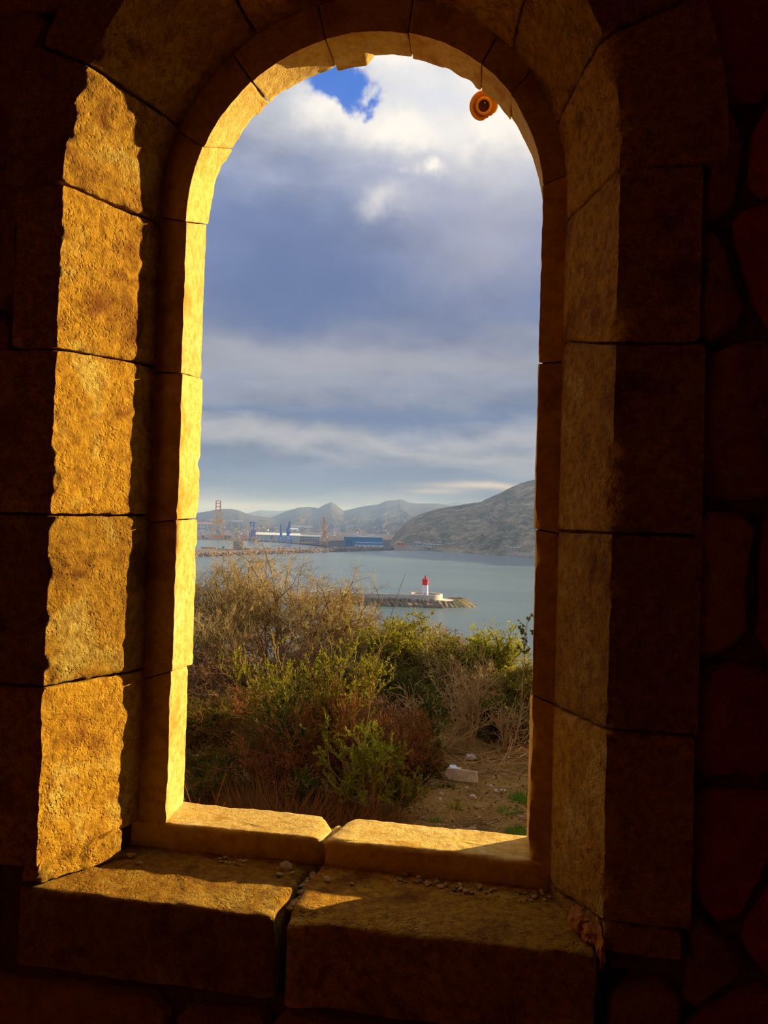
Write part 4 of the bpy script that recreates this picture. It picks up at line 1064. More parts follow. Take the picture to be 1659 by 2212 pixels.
hill('hill_harbour', [(842, 1172), (850, 1160), (857, 1150), (866, 1140), (878, 1128), (890, 1119), (905, 1112), (925, 1105), (950, 1098), (975, 1094), (1000, 1090), (1025, 1086), (1040, 1084), (1050, 1078), (1080, 1065), (1095, 1057), (1110, 1050), (1125, 1044), (1140, 1039), (1155, 1036), (1200, 1020), (1300, 990), (1500, 950), (1750, 930)],
     lambda x: 2150 - .22 * (x - 850), lambda x: max(850, 1620 - 1.05 * (x - 850)), 500, M['hill_near'], .055, -HS - 1, 260, 90, 7.0, 1.05)

def tz(p): return Vector((p.x, p.y, p.z))
# ------------------------------------------------------------------ quay land and town plain behind it
M['quay'] = plain('quay_concrete', (.26, .24, .22), .9, .25, .05)
M['plain_land'] = hill_mat('town_plain', (.075, .065, .065), (.14, .115, .105), (.22, .18, .16), .012, (.075, .085, .06))
Zq = EYE - HS + 2.2
def land():
    fr = [(330, 1162), (430, 1164), (520, 1165.5), (566, 1167), (620, 1171.5), (660, 1175), (700, 1179.5), (726, 1183), (752, 1186), (820, 1185.5), (862, 1183)]
    Fp = [sea_pt(x, y, 2.2) for x, y in fr]; nb = 40; V = []
    for p in Fp:
        a = atan2(p.x, p.y); d0 = sqrt(p.x ** 2 + p.y ** 2)
        V.append((p.x, p.y, SEA_Z - 2)); V.append((p.x, p.y, Zq))
        for j in range(1, nb):
            f = j / (nb - 1); d = d0 + (4300 - d0) * f ; 
            z = Zq + (0 if d < d0 + 260 else (d - d0 - 260) * .0075) + (3 * mn.noise(Vector((sin(a) * d * .004, cos(a) * d * .004, 0))) if d > d0 + 300 else 0)
            V.append((sin(a) * d, cos(a) * d, z))
    n = nb + 1
    Fc = [[i * n + j, (i + 1) * n + j, (i + 1) * n + j + 1, i * n + j + 1] for i in range(len(fr) - 1) for j in range(n - 1)]
    link('harbour_land', mesh_np('harbour_land', V, Fc, 4, M['plain_land'], False), kind='structure')
land()
def on_quay(px, py): return sea_pt(px, py, 2.2)
def S_(p): return sqrt(p.x ** 2 + p.y ** 2) / F_PX          # metres in one pixel there
def facing(p, extra=0.0): return -atan2(p.x, p.y) + extra

# ------------------------------------------------------------------ outer breakwater of dark rock
M['riprap'] = plain('dark_riprap', (.12, .09, .075), .95, .4, .4)
M['mole_road'] = plain('mole_road', (.17, .125, .105), .9, .2, .05)
M['slab'] = plain('pale_concrete', (.62, .56, .48), .85, .12, .3)
def breakwater_far():
    t = thing('outer_breakwater', sea_pt(640, 1197), 'long dark rubble breakwater with a road on top crossing behind the bushes', 'breakwater'); o0 = t.location.copy()
    fr = [(330, 1212), (430, 1203), (520, 1199.5), (600, 1197), (680, 1194.5), (760, 1191.5), (820, 1190), (850, 1188.5)]
    tp = [(330, 1203), (430, 1194), (520, 1191), (600, 1188.5), (680, 1186.5), (760, 1184), (820, 1183.5), (850, 1183)]
    bk = [(330, 1196), (430, 1187.5), (520, 1185), (600, 1183), (680, 1182), (760, 1180.5), (820, 1180.8), (850, 1181)]
    A = [sea_pt(*p) for p in fr]; B = [sea_pt(p[0], p[1], 4.5) for p in tp]; C_ = [sea_pt(p[0], p[1], 4.5) for p in bk]
    V = []
    for a, b, c in zip(A, B, C_):
        c2 = c + Vector((c.x, c.y, 0)).normalized() * 18; c2.z = SEA_Z - 1; a2 = a.copy(); a2.z -= 1
        V += [a2 - o0, b - o0, c - o0, c2 - o0]
    Fc = [(i * 4 + j, (i + 1) * 4 + j, (i + 1) * 4 + j + 1, i * 4 + j + 1) for i in range(len(A) - 1) for j in range(3)]
    mb = MB(); mb.v = [tuple(v) for v in V]; mb.f = Fc; mb.build('causeway', M['mole_road'], t)
    rnd = random.Random(4); mb = MB()
    for k in range(900):
        i = rnd.randrange(len(A) - 1); f = rnd.random(); g = rnd.uniform(-.05, .95)
        p = A[i].lerp(A[i + 1], f).lerp(B[i].lerp(B[i + 1], f), g) - o0; s = rnd.uniform(.8, 1.9)
        bm = [(-s, -s * .8, -s), (s, -s * .7, -s), (s * .9, s, -s), (-s, s * .9, -s), (-s * .6, -s * .5, s * .6), (s * .5, -s * .7, s * .7), (s * .6, s * .6, s * .5), (-s * .7, s * .5, s * .7)]
        ca = rnd.uniform(0, 6.3); mb.add([(p.x + x * cos(ca) - y * sin(ca), p.y + x * sin(ca) + y * cos(ca), p.z + z * .6) for x, y, z in bm],
                                         [(0, 3, 2, 1), (4, 5, 6, 7), (0, 1, 5, 4), (1, 2, 6, 5), (2, 3, 7, 6), (3, 0, 4, 7)])
    mb.build('riprap', M['riprap'], t, kind='stuff')
breakwater_far()
# shore works under the big hill
M['shore'] = plain('shore_stone', (.30, .25, .19), .95, .3, .08)
def shore_road():
    t = thing('shore_road', sea_pt(1000, 1195), 'stone embanked shore road along the foot of the big right hill', 'road'); o0 = t.location.copy()
    fr = [(851, 1188.5), (900, 1188.5), (950, 1190), (1000, 1193.5), (1050, 1197), (1100, 1201.5), (1150, 1207), (1230, 1216), (1400, 1236)]
    V = []
    for x, y in fr:
        a = sea_pt(x, y); r = Vector((a.x, a.y, 0)).normalized(); a.z -= 1
        b = a + r * 9; b.z = SEA_Z + 4; c = a + r * 22; c.z = SEA_Z + 5; d = a + r * 34; d.z = SEA_Z + 8.5; e = a + r * 60; e.z = SEA_Z + 8
        V += [tuple(q - o0) for q in (a, b, c, d, e)]
    Fc = [(i * 5 + j, (i + 1) * 5 + j, (i + 1) * 5 + j + 1, i * 5 + j + 1) for i in range(len(fr) - 1) for j in range(4)]
    mb = MB(); mb.v = V; mb.f = Fc; mb.build('embankment', M['shore'], t)
shore_road()

# ------------------------------------------------------------------ lighthouse and its jetty
M['white'] = plain('white_paint', (.86, .87, .90), .6, .04, .5)
M['red'] = plain('red_paint', (.74, .025, .03), .5, .06, .5)
M['glass'] = plain('lantern_glass', (.25, .25, .22), .15, .1, 1, spec=.6)
M['block'] = plain('breakwater_block', (.26, .19, .12), .95, .4, .25, bump=.3)
M['block_green'] = plain('weedy_block', (.14, .15, .045), .95, .3, .25, bump=.3)
LB = at_z(918, 1285.5, -HS + 5.0); PX = S_(LB); LA = facing(LB)
def lighthouse():
    t = thing('lighthouse', LB, 'white lighthouse with a red upper band on the tip of the jetty', 'lighthouse', None, LA); k = PX
    MB().lathe([(7.6 * k, -.3), (7.0 * k, .12 * 10 * k), (6.6 * k, 10 * k), (6.3 * k, 21.5 * k)], 8).build('tower', M['white'], t)
    MB().lathe([(6.4 * k, 21.5 * k), (6.3 * k, 30 * k), (6.9 * k, 32 * k), (6.9 * k, 33.2 * k), (6.0 * k, 33.4 * k)], 16).build('red_band', M['red'], t)
    mb = MB().lathe([(7.0 * k, 33.2 * k), (7.0 * k, 34.0 * k), (6.2 * k, 34.0 * k)], 16)
    mb.build('gallery', M['red'], t)
    mb = MB()
    for i in range(12):
        a = 2 * pi * i / 12; mb.bar((6.7 * k * cos(a), 6.7 * k * sin(a), 34 * k), (6.7 * k * cos(a), 6.7 * k * sin(a), 36 * k), .18 * k)
    mb.lathe([(6.6 * k, 35.8 * k), (6.85 * k, 35.8 * k), (6.85 * k, 36.1 * k), (6.6 * k, 36.1 * k)], 16, cap=False); mb.build('railing', M['red'], t)
    MB().lathe([(2.4 * k, 34 * k), (2.4 * k, 36.4 * k)], 12).build('lantern_base', M['red'], t)
    MB().lathe([(2.1 * k, 36.4 * k), (2.1 * k, 39 * k)], 12).build('lantern', M['glass'], t)
    MB().lathe([(2.8 * k, 39 * k), (2.5 * k, 39.6 * k), (1.6 * k, 41 * k), (.5 * k, 41.8 * k), (.2 * k, 43.4 * k)], 12).build('cupola', M['red'], t)
    MB().box(-1.1 * k, 1.1 * k, -7.6 * k, -6.4 * k, .2, 5.5 * k).build('door', plain('grey_door', (.3, .3, .32)), t)
lighthouse()
def jetty():
    t = thing('lighthouse_jetty', (LB.x, LB.y, SEA_Z), 'curved stone jetty with a pale parapet wall and sloping blocks carrying the lighthouse', 'jetty', None, LA); k = PX
    zt = 3.2                         # deck height over the sea
    # deck outline in the jetty's own frame (x right, y away)
    R1 = 38 * k; R2 = 62 * k
    deck = [(-260 * k, -30 * k), (-20 * k, -33 * k)] + [(23 * k + R2 * cos(a), 6 * k + 39 * k * sin(a)) for a in np.linspace(-pi / 2, pi / 2, 22)] + [(-60 * k, 40 * k), (-260 * k, 34 * k)]
    MB().prism(deck, -1.0, zt - .6).build('deck', M['slab'], t)
    ring = []
    mb = MB(); a0, a1, n = rad(172), rad(-178 + 0), 44; wall_h = 2.6
    P = [(R1 * cos(a), 3 * k + R1 * sin(a)) for a in np.linspace(rad(150), rad(-90), n)] + [(-60 * k, 3 * k - R1 - 1.0), (-150 * k, 3 * k - R1 - 2), (-260 * k, 3 * k - R1 - 3)]
    for i in range(len(P) - 1):
        (x0, y0), (x1, y1) = P[i], P[i + 1]; d = Vector((x1 - x0, y1 - y0, 0)).normalized(); nn = Vector((-d.y, d.x, 0)) * 1.1
        mb.add([(x0, y0, zt - .8), (x1, y1, zt - .8), (x1 + nn.x * -1, y1 - nn.y, zt - .8), (x0 - nn.x, y0 - nn.y, zt - .8), (x0, y0, zt + wall_h), (x1, y1, zt + wall_h), (x1 - nn.x, y1 - nn.y, zt + wall_h), (x0 - nn.x, y0 - nn.y, zt + wall_h)],
               [(0, 3, 2, 1), (4, 5, 6, 7), (0, 1, 5, 4), (1, 2, 6, 5), (2, 3, 7, 6), (3, 0, 4, 7)])
    mb.build('parapet_wall', M['slab'], t)
    MB().lathe([(R1 - 1.6, zt - .6), (R1 - 1.6, 4.95)], 40, (0, 3 * k, 0)).build('inner_floor', M['mole_road'], t)
    rnd = random.Random(21); cnt = 0
    def slab_block(x, y, ang, L, W, T, z, mat):
        s = MB(); c = [(-L / 2, -W / 2), (L / 2, -W / 2), (L / 2, W / 2), (-L / 2, W / 2)]
        V = []
        for zz_ in (-T / 2, T / 2):
            for (u, w) in c: V.append((u + rnd.uniform(-.15, .15), w + rnd.uniform(-.15, .15), zz_ + rnd.uniform(-.12, .12)))
        s.add(V, [(0, 3, 2, 1), (4, 5, 6, 7), (0, 1, 5, 4), (1, 2, 6, 5), (2, 3, 7, 6), (3, 0, 4, 7)])
        o = s.build('breakwater_block', mat, t); o.location = (x, y, z)
        o.rotation_euler = (Matrix.Rotation(ang, 3, 'Z') @ Matrix.Rotation(rnd.uniform(.46, .62), 3, 'Y') @ Matrix.Rotation(rnd.uniform(-.22, .22), 3, 'X')).to_euler()
        return o
    # seaward (front) slope: slabs laid leaning outwards, then round the head
    for i in range(34):
        x = (-250 + i * 8.6) * k; y = -45 * k - 1.0 - rnd.uniform(0, 1.4)
        slab_block(x + rnd.uniform(-.5, .5), y, rad(-90 + 34 + rnd.uniform(-10, 10)), 6.2, 1.7, 1.5, zt * .45 + rnd.uniform(-.3, .3), M['block'])
        slab_block(x + rnd.uniform(0, 2), y - 3.2, rad(-90 + 36 + rnd.uniform(-14, 14)), 4.0, 1.8, 1.6, .35 + rnd.uniform(-.2, .3), M['block'])
    for i in range(20):
        a = rad(-80 + i * 7.5); rx, ry = 77 * k, 50 * k
        x, y = 22 * k + rx * cos(a), 6 * k + ry * sin(a) 
        slab_block(x, y, a, 8.0 if abs(a) < 1 else 6.0, 2.0, 1.4, zt * .32, M['block_green'] if 2 < i < 9 and i % 2 else M['block'])
    mb = MB()
    for i in range(120):
        x = rnd.uniform(-255, 40) * k; s = rnd.uniform(.7, 1.4); y = -47 * k - rnd.uniform(0, 6)
        mb.box(x - s, x + s, y - s * .8, y + s * .8, -.9, rnd.uniform(.2, 1.5))
    mb.build('foot_rubble', M['block'], t, kind='stuff')
jetty()

# ------------------------------------------------------------------ cranes
M['yellow'] = plain('crane_yellow', (.85, .44, .015), .6, .1, .05)
M['yellow2'] = plain('machine_yellow', (.72, .46, .03), .6, .1, .05)
M['orange'] = plain('crane_orange', (.85, .24, .02), .6, .1, .05)
M['blue'] = plain('crane_blue', (.008, .13, .62), .6, .1, .05)
M['blue_pale'] = plain('pale_blue_crane', (.28, .42, .56), .6, .1, .05)
M['grey'] = plain('steel_grey', (.34, .38, .44), .6, .1, .05)
M['rust'] = plain('rusty_orange', (.78, .33, .03), .6, .1, .05)
def gantry():
    p = on_quay(470, 1163); k = S_(p)
    t = thing('container_crane', p, 'tall yellow and orange ship-to-shore crane with raised boom, at the far left', 'crane', None, facing(p)); z = lambda y: (1163 - y) * k
    X = lambda x: (x - 469) * k
    for sx in (0, 1):
        for y in (-9, 9):
            x0, x1 = (457, 463.5) if sx == 0 else (481.5, 473)
            MB().bar((X(x0), y, 0), (X(x0 + (x1 - x0) * .30), y, z(1133)), 2.6, 2.4).bar((X(x0 + (x1 - x0) * .30), y, z(1133)), (X(x1), y * .6, z(1104)), 2.0, 1.5).build('leg', M['yellow'], t)
    for y in (-9, 9): MB().box(X(455), X(483), y - 2.0, y + 2.0, z(1162), z(1155.5)).build('sill_beam', M['orange'], t)
    for y in (-9, 9): MB().box(X(460), X(478), y - 1.4, y + 1.4, z(1131), z(1128.5)).build('portal_beam', M['yellow'], t)
    MB().box(X(466), X(479), -7, 14, z(1129.5), z(1123)).build('machinery_house', M['yellow2'], t)
    mb = MB()
    for x in (463.5, 472.5): mb.bar((X(x), -10, z(1106)), (X(x), -12, z(1084)), 1.6)
    for py in (1084, 1090, 1096, 1104): mb.bar((X(463.5), -11, z(py)), (X(472.5), -11, z(py)), 1.2)
    mb.build('raised_boom', M['orange'], t)
    mb = MB()
    for x in (465, 471): mb.bar((X(x), -8, z(1106)), (X(x - 1.5 if x < 468 else x + 1.5), -9, z(1130)), .8)
    mb.bar((X(468), -8, z(1106)), (X(462), -9, z(1156)), .7).bar((X(468), -8, z(1106)), (X(475), -9, z(1156)), .7); mb.build('bracing', M['yellow'], t)
    MB().box(X(467), X(473), -12, -8, z(1141), z(1136)).build('operator_cab', M['grey'], t)
    MB().box(X(466), X(474), -13, -11, z(1155), z(1147)).build('spreader', M['blue_pale'], t)
gantry()
def jib_crane(px, pb, pt, w, lean, mat, label, jib=None):
    p = on_quay(px, pb); k = S_(p); h = (pb - pt) * k; w = w * k
    t = thing('portal_crane', p, label, 'crane', None, facing(p)); hp = h * .30
    for sx in (-1, 1):
        for sy in (-1, 1): MB().bar((sx * w * .5, sy * w * .42, 0), (sx * w * .30, sy * w * .25, hp), w * .085, w * .075).build('leg', mat, t)
    MB().box(-w * .36, w * .36, -w * .3, w * .3, hp, hp + h * .035).build('portal_deck', mat, t)
    mb = MB()
    for sy in (-1, 1): mb.box(-w * .50, w * .50, sy * w * .42 - w * .05, sy * w * .42 + w * .05, h * .10, h * .125)
    mb.build('tie_beam', mat, t)
    MB().lathe([(w * .24, hp + h * .035), (w * .20, hp + h * .09)], 12).build('slewing_ring', mat, t)
    MB().box(-w * .26, w * .22, -w * .2, w * .2, hp + h * .09, hp + h * .21).build('machinery_house', mat, t)
    MB().box(w * .20, w * .34, -w * .2, -w * .02, hp + h * .10, hp + h * .18).build('operator_cab', M['grey'], t)
    mb = MB(); b0 = Vector((0, 0, hp + h * .20)); tip = Vector((lean * k, -2, h)); n = 7
    pts = []
    for i in range(n + 1):
        f = i / n; c = b0.lerp(tip, f); r = w * (.20 - .15 * f); pts.append((c + Vector((-r, 0, 0)), c + Vector((r, 0, 0)), c + Vector((0, r, 0))))
    for i in range(n):
        for q in range(3): mb.bar(pts[i][q], pts[i + 1][q], w * .050); mb.bar(pts[i][q], pts[i + 1][(q + 1) % 3], w * .03)
    mb.build('jib', mat, t)
    MB().bar((-w * .2, 0, hp + h * .21), (lean * k * .3, 0, h * .68), w * .05, w * .03).bar((-w * .18, 0, hp + h * .21), (-w * .1, 0, h * .62), w * .05, w * .03).bar((-w * .1, 0, h * .62), tip.lerp(b0, .35), w * .022).build('mast', mat, t)
    MB().box(-w * .32, -w * .16, -w * .16, w * .16, h * .56, h * .63).build('counterweight', mat, t)
jib_crane(622, 1172, 1126, 15, 2.5, M['blue'], 'right one of the two deep blue harbour cranes before the long pale shed')
jib_crane(606.5, 1171, 1132, 9, -1.5, M['blue'], 'slim left one of two deep blue harbour cranes before the long pale shed')
jib_crane(700, 1178, 1116, 15, -2.0, M['rust'], 'ochre-orange harbour crane with steep jib, right of the long pale shed')
jib_crane(511.5, 1164, 1143, 13, 3, M['blue_pale'], 'small pale blue-grey crane between the yellow crane and the blue goalpost crane')
def twin_crane():
    p = on_quay(545, 1167); k = S_(p); t = thing('hoist_crane', p, 'blue twin-masted hoist crane like a goalpost, at the left end of the long pale shed', 'crane', None, facing(p)); Z = lambda y: (1167 - y) * k; X = lambda x: (x - 545) * k
    for sx in (539, 551):
        for sy in (-5, 5): MB().bar((X(sx), sy, 0), (X(sx + (1 if sx < 545 else -1)), sy, Z(1147)), 2.2).build('leg', M['blue'], t)
    for y in (1165, 1156, 1148): MB().box(X(538), X(552), -6, 6, Z(y), Z(y - 2)).build('cross_beam', M['blue'], t)
    for sx in (540, 547.5): MB().bar((X(sx), 0, Z(1147)), (X(sx), 0, Z(1129)), 2.0, 1.7).build('mast', M['blue'], t)
    MB().box(X(537), X(550), -2, 2, Z(1130), Z(1128)).build('top_beam', M['blue'], t)
    MB().box(X(541), X(549), -5, 5, Z(1160), Z(1150)).build('winch_house', M['blue'], t)
twin_crane()

# ------------------------------------------------------------------ sheds and buildings
M['shed_wall'] = plain('pale_blue_cladding', (.42, .53, .62), .7, .08, .02)
M['shed_roof'] = plain('white_roof', (.80, .80, .80), .6, .05, .02)
M['dark_open'] = plain('dark_interior', (.16, .18, .21), .9, .2, .05)
M['hall_blue'] = plain('hall_blue_cladding', (.01, .22, .50), .6, .08, .02)
M['peach'] = plain('peach_render', (.62, .42, .28), .9, .1, .02)
M['cream'] = plain('cream_render', (.58, .50, .40), .9, .1, .02)
M['redroof'] = plain('faded_red_roof', (.48, .11, .10), .8, .1, .02)
M['whitewash'] = plain('whitewashed_wall', (.74, .72, .68), .9, .08, .02)
M['window_dark'] = plain('dark_window', (.05, .06, .08), .3, .1, 1)
def long_shed():
    p = on_quay(620, 1170.0); p = p + Vector((p.x, p.y, 0)).normalized() * 30; k = S_(p)
    t = thing('quay_shed', p, 'long pale blue quay shed with a white roof and an open gable end', 'warehouse', None, facing(p, -.02)); X = lambda x: (x - 620) * k; dp = 60
    h = 13 * k
    MB().box(X(554), X(646), 0, dp, 0, h).build('wall', M['shed_wall'], t)
    MB().gable(X(553), X(647), -1, dp + 1, h, h + 4.5 * k, .6).build('roof', M['shed_roof'], t)
    for x in (564, 576, 588): MB().box(X(x), X(x + 4), -.6, .4, 0, h * .55).build('door', M['grey'], t)
    MB().box(X(586), X(592), -.5, .4, 0, h).build('blue_panel', M['hall_blue'], t)
    mb = MB().box(X(647), X(691), dp - 3, dp, 0, h * .9); mb.build('back_wall', M['shed_wall'], t)
    MB().gable(X(645.5), X(692), -3, dp + 2, h * .92, h + 2.2 * k, .8).build('annex_roof', M['grey'], t)
    for i in range(9): x = 647.5 + i * 5.2; MB().box(X(x), X(x + .7), -2, -.8, 0, h * .92).build('column', M['shed_roof'], t)
    MB().box(X(646), X(691), -2.2, -1, h * .55, h * .60).build('girt', M['shed_roof'], t)
long_shed()
def blue_hall():
    p = on_quay(785, 1182); p = p + Vector((p.x, p.y, 0)).normalized() * 14; k = S_(p)
    t = thing('blue_hall', p, 'large bright blue warehouse with white roofs, at the waterside left of the big hill', 'warehouse', None, facing(p)); X = lambda x: (x - 785) * k; h = 21 * k
    MB().box(X(743), X(826), 0, 70, 0, h).build('wall', M['hall_blue'], t)
    MB().gable_y(X(742), X(785), -2, 72, h, h + 7.5 * k).build('roof', M['shed_roof'], t)
    MB().gable_y(X(785), X(827), -2, 72, h, h + 6.5 * k).build('roof', M['shed_roof'], t)
    MB().box(X(768), X(826), -.8, .4, h * .44, h * .50).build('white_band', M['shed_roof'], t)
    for x in (748, 756): MB().box(X(x), X(x + 3), -.7, .3, 0, h * .72).build('tall_door', M['window_dark'], t)
    MB().box(X(766), X(828), -9, -1, 0, 4.4 * k).build('low_annex', M['whitewash'], t)
    for i in range(6): x = 771 + i * 9.5; MB().box(X(x), X(x + 3), -9.4, -8.8, .6, 2.4 * k).build('window', M['window_dark'], t)
blue_hall()
bpy.context.view_layer.update()
_dg = bpy.context.evaluated_depsgraph_get()
_eye = Vector((0, 0, EYE))
PLACED = []
def surface_hit(px, py, start=900.0):              # the land a line of sight meets beyond the bay
    for dy in range(0, 24):
        d = ray(px, py + dy).normalized()
        ok, loc, nor, idx, ob, mt = SC.ray_cast(_dg, _eye + d * start, d, distance=9000)
        k = 0; land_ = ('hill', 'harbour_land', 'embankment', 'causeway', 'sea')
        while ok and not ob.name.startswith(land_) and k < 8:
            ok, loc, nor, idx, ob, mt = SC.ray_cast(_dg, loc + d * .5, d, distance=9000); k += 1
        if ok and not ob.name.startswith(('sea', 'haze')): return loc.copy()
    return sea_pt(px, 1165, 2.2)
def house(px, pb, w, h, d, mat, label, roof=None, win=0, cat='building', name='building', rz=0.0, group=None, at=None):
    p = surface_hit(px, pb) if at is None else at
    k = S_(p)
    if name == 'building': PLACED.append((p.copy(), w * k * .6 + 6))
    t = thing(name, p - Vector((0, 0, .6)), label, cat, group, facing(p, rz)); W, Hh = w * k, h * k + .6
    d = min(d, W * .8)
    MB().box(-W / 2, W / 2, 0, d, -d * .12, Hh).build('wall', mat, t)
    if roof == 'flat': MB().box(-W / 2 - .5, W / 2 + .5, -.5, d + .5, Hh, Hh + .9).build('roof', M['shed_roof'], t)
    elif roof: MB().gable(-W / 2, W / 2, 0, d, Hh, Hh + min(2.5, h * .5) * k, .5).build('roof', roof, t)
    else:
        mb = MB()
        for (x0, x1, y0, y1) in ((-W / 2, W / 2, 0, .6), (-W / 2, W / 2, d - .6, d), (-W / 2, -W / 2 + .6, .6, d - .6), (W / 2 - .6, W / 2, .6, d - .6)): mb.box(x0, x1, y0, y1, Hh, Hh + .8)
        mb.build('parapet', mat, t)
    for i in range(win):
        x = -W / 2 + W * (i + .5) / win; MB().box(x - W / win * .22, x + W / win * .22, -.25, .1, Hh * .40, Hh * .72).build('window', M['window_dark'], t)
# under the big hill, left to right
house(864.5, 1179, 15, 7, 16, M['orange'], 'small orange-fronted house with a flat roof beside the blue hall', 'flat', 2)
house(901, 1180, 15, 8, 16, M['shed_wall'], 'pale grey square shed on the shore under the big hill', 'flat', 2)
house(934, 1180, 40, 4, 12, M['cream'], 'long low cream wall-like shed on the shore under the big hill', 'flat', 5)
house(949, 1175, 9, 4, 10, M['whitewash'], 'small whitewashed hut behind the long low cream shed', 'flat', 1)
house(928, 1187, 9, 4, 6, M['dark_open'], 'dark slipway portal at the waterline under the long low cream shed', 'flat', 0, 'boathouse', 'boathouse')
house(1000, 1184, 14, 3, 8, M['cream'], 'low ruined pale hut on the shore at the middle of the big hill', 'flat', 2)
house(1112, 1186, 34, 3, 8, M['cream'], 'long low pale shed on the shore near the right jamb', 'flat', 4)
# behind the quay, left to right
house(444, 1140, 34, 9, 40, M['cream'], 'long hall with a faded red roof at the far left behind the yellow crane', M['redroof'], 5)
house(437, 1150, 12, 5, 20, M['whitewash'], 'small pale building under the red-roofed hall at the far left', 'flat', 3)
house(548, 1126, 14, 5, 60, M['peach'], 'left step of the peach terraced block on the hillside', 'flat', 3)
house(567, 1130, 16, 9, 60, M['peach'], 'tallest peach block on the hillside, in the middle of its row', 'flat', 4)
house(580, 1131, 11, 5, 60, M['peach'], 'right step of the peach terraced block on the hillside', 'flat', 3)
house(490, 1125, 70, 1.6, 20, M['whitewash'], 'thin white line of long roofs below the left hill', 'flat', 0)
house(652, 1138, 44, 2.5, 26, M['whitewash'], 'long white low roof in the town behind the ochre crane', 'flat', 0)
house(634, 1147, 20, 4, 30, M['whitewash'], 'white shed roof in the town right of the blue cranes', M['shed_roof'], 2)
house(575, 1137, 26, 3, 30, M['cream'], 'broad pale shed in the town below the peach block', 'flat', 4)
house(725, 1148, 12, 6, 30, M['peach'], 'tan square block in the town right of the ochre crane', 'flat', 3)
house(762, 1141, 30, 5, 40, M['cream'], 'wide cream block in the town above the blue hall', 'flat', 6)
house(786, 1128, 34, 6, 50, M['peach'], 'orange-lit row of houses on the middle hillside above the blue hall', 'flat', 6)
house(826, 1141, 44, 3, 30, M['whitewash'], 'white row of houses at the foot of the big hill behind the blue hall', 'flat', 8)
rnd = random.Random(33)
for r_, py in enumerate((1139, 1143, 1147.5, 1152, 1157)):
    px = 430 + rnd.uniform(0, 8)
    while px < 845:
        w = rnd.uniform(4, 10); pb = py + (px - 430) * .022 + rnd.uniform(-1.2, 1.2)
        skip = (r_ >= 3 and 550 < px < 700) or (r_ >= 2 and 735 < px) or rnd.random() < .28
        hp_ = surface_hit(px, pb); kr = w * S_(hp_) * .8 + 6
        if any((hp_ - q).length < kr + r2 for q, r2 in PLACED): skip = True
        if not skip:
            PLACED.append((hp_, kr))
            where = 'behind the yellow crane' if px < 500 else 'between the yellow and goalpost cranes' if px < 545 else 'above the long pale shed' if px < 690 else 'around the ochre crane' if px < 735 else 'above the blue hall'
            cn, mt = rnd.choice([('cream', M['cream']), ('peach', M['peach']), ('white', M['whitewash']), ('grey', M['grey'])])
            rn, rf = rnd.choice([('flat-roofed', 'flat'), ('red-roofed', M['redroof']), ('open-topped', None)])
            house(px, pb, w, rnd.uniform(1.6, 3.2), 18, mt, 'small %s %s town house %s, row %s from the quay' % (cn, rn, where, ('fifth', 'fourth', 'third', 'second', 'first')[r_]), rf, 0, 'house', 'town_house', rnd.uniform(-.2, .2), 'small town houses behind the quay')
        px += w + rnd.uniform(2, 7)
# containers stacked on the quay
M['c_red'] = plain('container_red', (.42, .05, .04), .7, .1, .1); M['c_blue'] = plain('container_blue', (.04, .10, .26), .7, .1, .1); M['c_yel'] = plain('container_yellow', (.66, .34, .04), .7, .1, .1); M['c_wht'] = plain('container_white', (.66, .66, .66), .7, .1, .1)
def container(px, pb, lvl, mat, label, up=2.2, group='containers on the quay', k6=5.2):
    p = on_quay(px, pb); p = p + Vector((p.x, p.y, 0)).normalized() * 36; k = S_(p); p.z += lvl * 3.1
    t = thing('shipping_container', p, label, 'container', group, facing(p)); L = k6 * k
    MB().box(-L / 2, L / 2, 0, 3, 0, 2.95).build('box', mat, t)
    mb = MB()
    for i in range(9): x = -L / 2 + L * (i + .5) / 9; mb.box(x - .12, x + .12, -.12, 0, .2, 2.75)
    mb.build('ribs', mat, t)
CN = {'c_red': 'red', 'c_blue': 'dark blue', 'c_yel': 'yellow', 'c_wht': 'white'}
rows = [(487, 'c_blue c_red c_blue'), (493, 'c_red c_blue c_red'), (520, 'c_red c_yel c_red'), (526, 'c_yel c_red c_yel'), (532, 'c_red c_yel c_red'), (446, 'c_blue c_wht'), (439, 'c_red c_blue c_blue'), (498.5, 'c_wht c_blue')]
WH = {487: 'just right of the yellow crane', 493: 'second stack right of the yellow crane', 498.5: 'third stack right of the yellow crane', 520: 'first stack left of the goalpost crane', 526: 'middle stack left of the goalpost crane', 532: 'stack nearest the goalpost crane', 446: 'just left of the yellow crane', 439: 'leftmost stack on the quay'}
for px, st in rows:
    for l, c in enumerate(st.split()): container(px, 1164.4 if px < 560 else 1166, l, M[c], '%s shipping container, %s, %s' % (CN[c], ('at the bottom', 'second up', 'third up')[l], WH[px]))
container(450, 1187.5, 0, M['c_yel'], 'long yellow shed-like container on the breakwater at the far left', 4.5, None, 30)
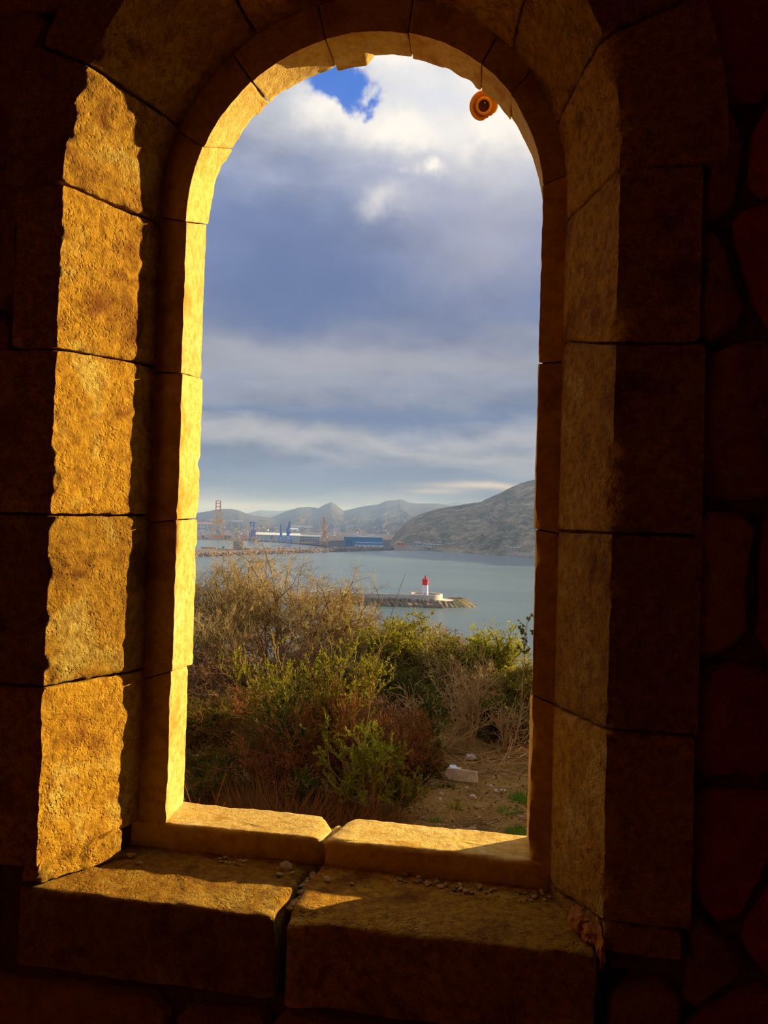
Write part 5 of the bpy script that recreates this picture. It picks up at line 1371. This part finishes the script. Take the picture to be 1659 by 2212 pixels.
# square lattice block, small craft and masts off the breakwater
def block_house():
    p = sea_pt(514, 1188, 4.5); k = S_(p); t = thing('concrete_caisson', p, 'square grey-green ribbed caisson standing on the breakwater', 'caisson', None, facing(p)); W, Hh = 20 * k, 19 * k
    MB().box(-W / 2, W / 2, 0, W * .6, .1, Hh).build('body', plain('caisson_grey', (.30, .30, .21), .9, .15, .2), t)
    for i in range(7): x = -W / 2 + W * i / 6; MB().box(x - .35, x + .35, -.5, 0, -1, Hh).build('rib', M['cream'], t)
    for i in range(4): z = Hh * (i + .6) / 4.2; MB().box(-W / 2, W / 2, -.4, 0, z, z + .5).build('rib', M['cream'], t)
block_house()
def boat():
    p = sea_pt(473, 1188.5, 0); k = S_(p); t = thing('workboat', p + Vector((0, 12, 0)), 'dark green workboat behind the breakwater, right of the yellow shed', 'boat', None, facing(p))
    L = 16 * k; MB().add([(-L * .5, 0, 2.2), (-L * .5, 4, 2.2), (L * .5, 0, 1.6), (L * .5, 4, 1.6), (-L * .40, .6, -.6), (-L * .40, 3.4, -.6), (L * .46, .6, -.6), (L * .46, 3.4, -.6), (-L * .6, 2, 3.0)],
                         [(0, 4, 6, 2), (1, 3, 7, 5), (4, 5, 7, 6), (2, 6, 7, 3), (0, 2, 3, 1), (0, 8, 4), (1, 5, 8), (8, 5, 4), (0, 1, 8)]).build('hull', plain('dark_green_hull', (.03, .09, .08), .5), t)
    MB().box(L * .02, L * .30, .8, 3.2, 2.0, 5.6).build('wheelhouse', plain('green_cabin', (.08, .18, .16), .5), t)
    MB().bar((L * .2, 2, 5.6), (L * .2, 2, 9.5), .18).build('mast', M['grey'], t)
boat()
house(533, 1187, 12, 4, 5, M['dark_open'], 'small dark hut right of the grey-green caisson on the breakwater', 'flat', 0, 'hut', 'hut', at=sea_pt(533, 1187.5, 4.7))
for px, pb, pt, lb in ((555, 1186, 1172, 'thin lamp mast on the breakwater right of the caisson'), (606, 1184, 1176, 'short thin mast on the breakwater below the blue cranes')):
    p = sea_pt(px, pb, 4.5); k = S_(p); t = thing('lamp_mast', p, lb, 'mast'); MB().bar((0, 0, 0), (0, 0, (pb - pt) * k), .35, .22, 6).build('pole', M['grey'], t); MB().box(-1.1, 1.1, -.3, .3, (pb - pt) * k, (pb - pt) * k + .5).build('lamp_head', M['grey'], t)
for px, pb, s, lb in ((476, 1158, 0, ''),):
    pass
M['carp'] = [plain('car_white', (.75, .75, .75), .4), plain('car_dark', (.08, .08, .1), .4), plain('car_red', (.4, .06, .05), .4)]
rnd = random.Random(8)
for i in range(26):
    px = 560 + i * 11 + rnd.uniform(-2, 2); y = np.interp(px, [430, 520, 600, 680, 760, 820, 862], [1190.5, 1188, 1186, 1184.5, 1182.5, 1182, 1182]); p = sea_pt(px, y, 4.5)
    t = thing('parked_car', p, 'tiny parked car on the breakwater road', 'car', 'cars on the breakwater road', facing(p)); m_ = M['carp'][i % 3]
    MB().box(-2.1, 2.1, -.9, .9, .3, 1.0).build('body', m_, t); MB().box(-1.2, 1.3, -.8, .8, 1.0, 1.6).build('cabin', m_, t)
p = at_d(1151, 1036.5, 2080); k = S_(p); t = thing('antenna_mast', p - Vector((0, 0, 2)), 'thin antenna mast on top of the big right hill', 'mast')
MB().bar((0, 0, 0), (0, 0, 16 * k + 2), .5, .3, 6).build('pole', M['grey'], t); MB().bar((-1.5 * k, 0, 15 * k), (1.5 * k, 0, 15 * k), .3).build('cross_arm', M['grey'], t)
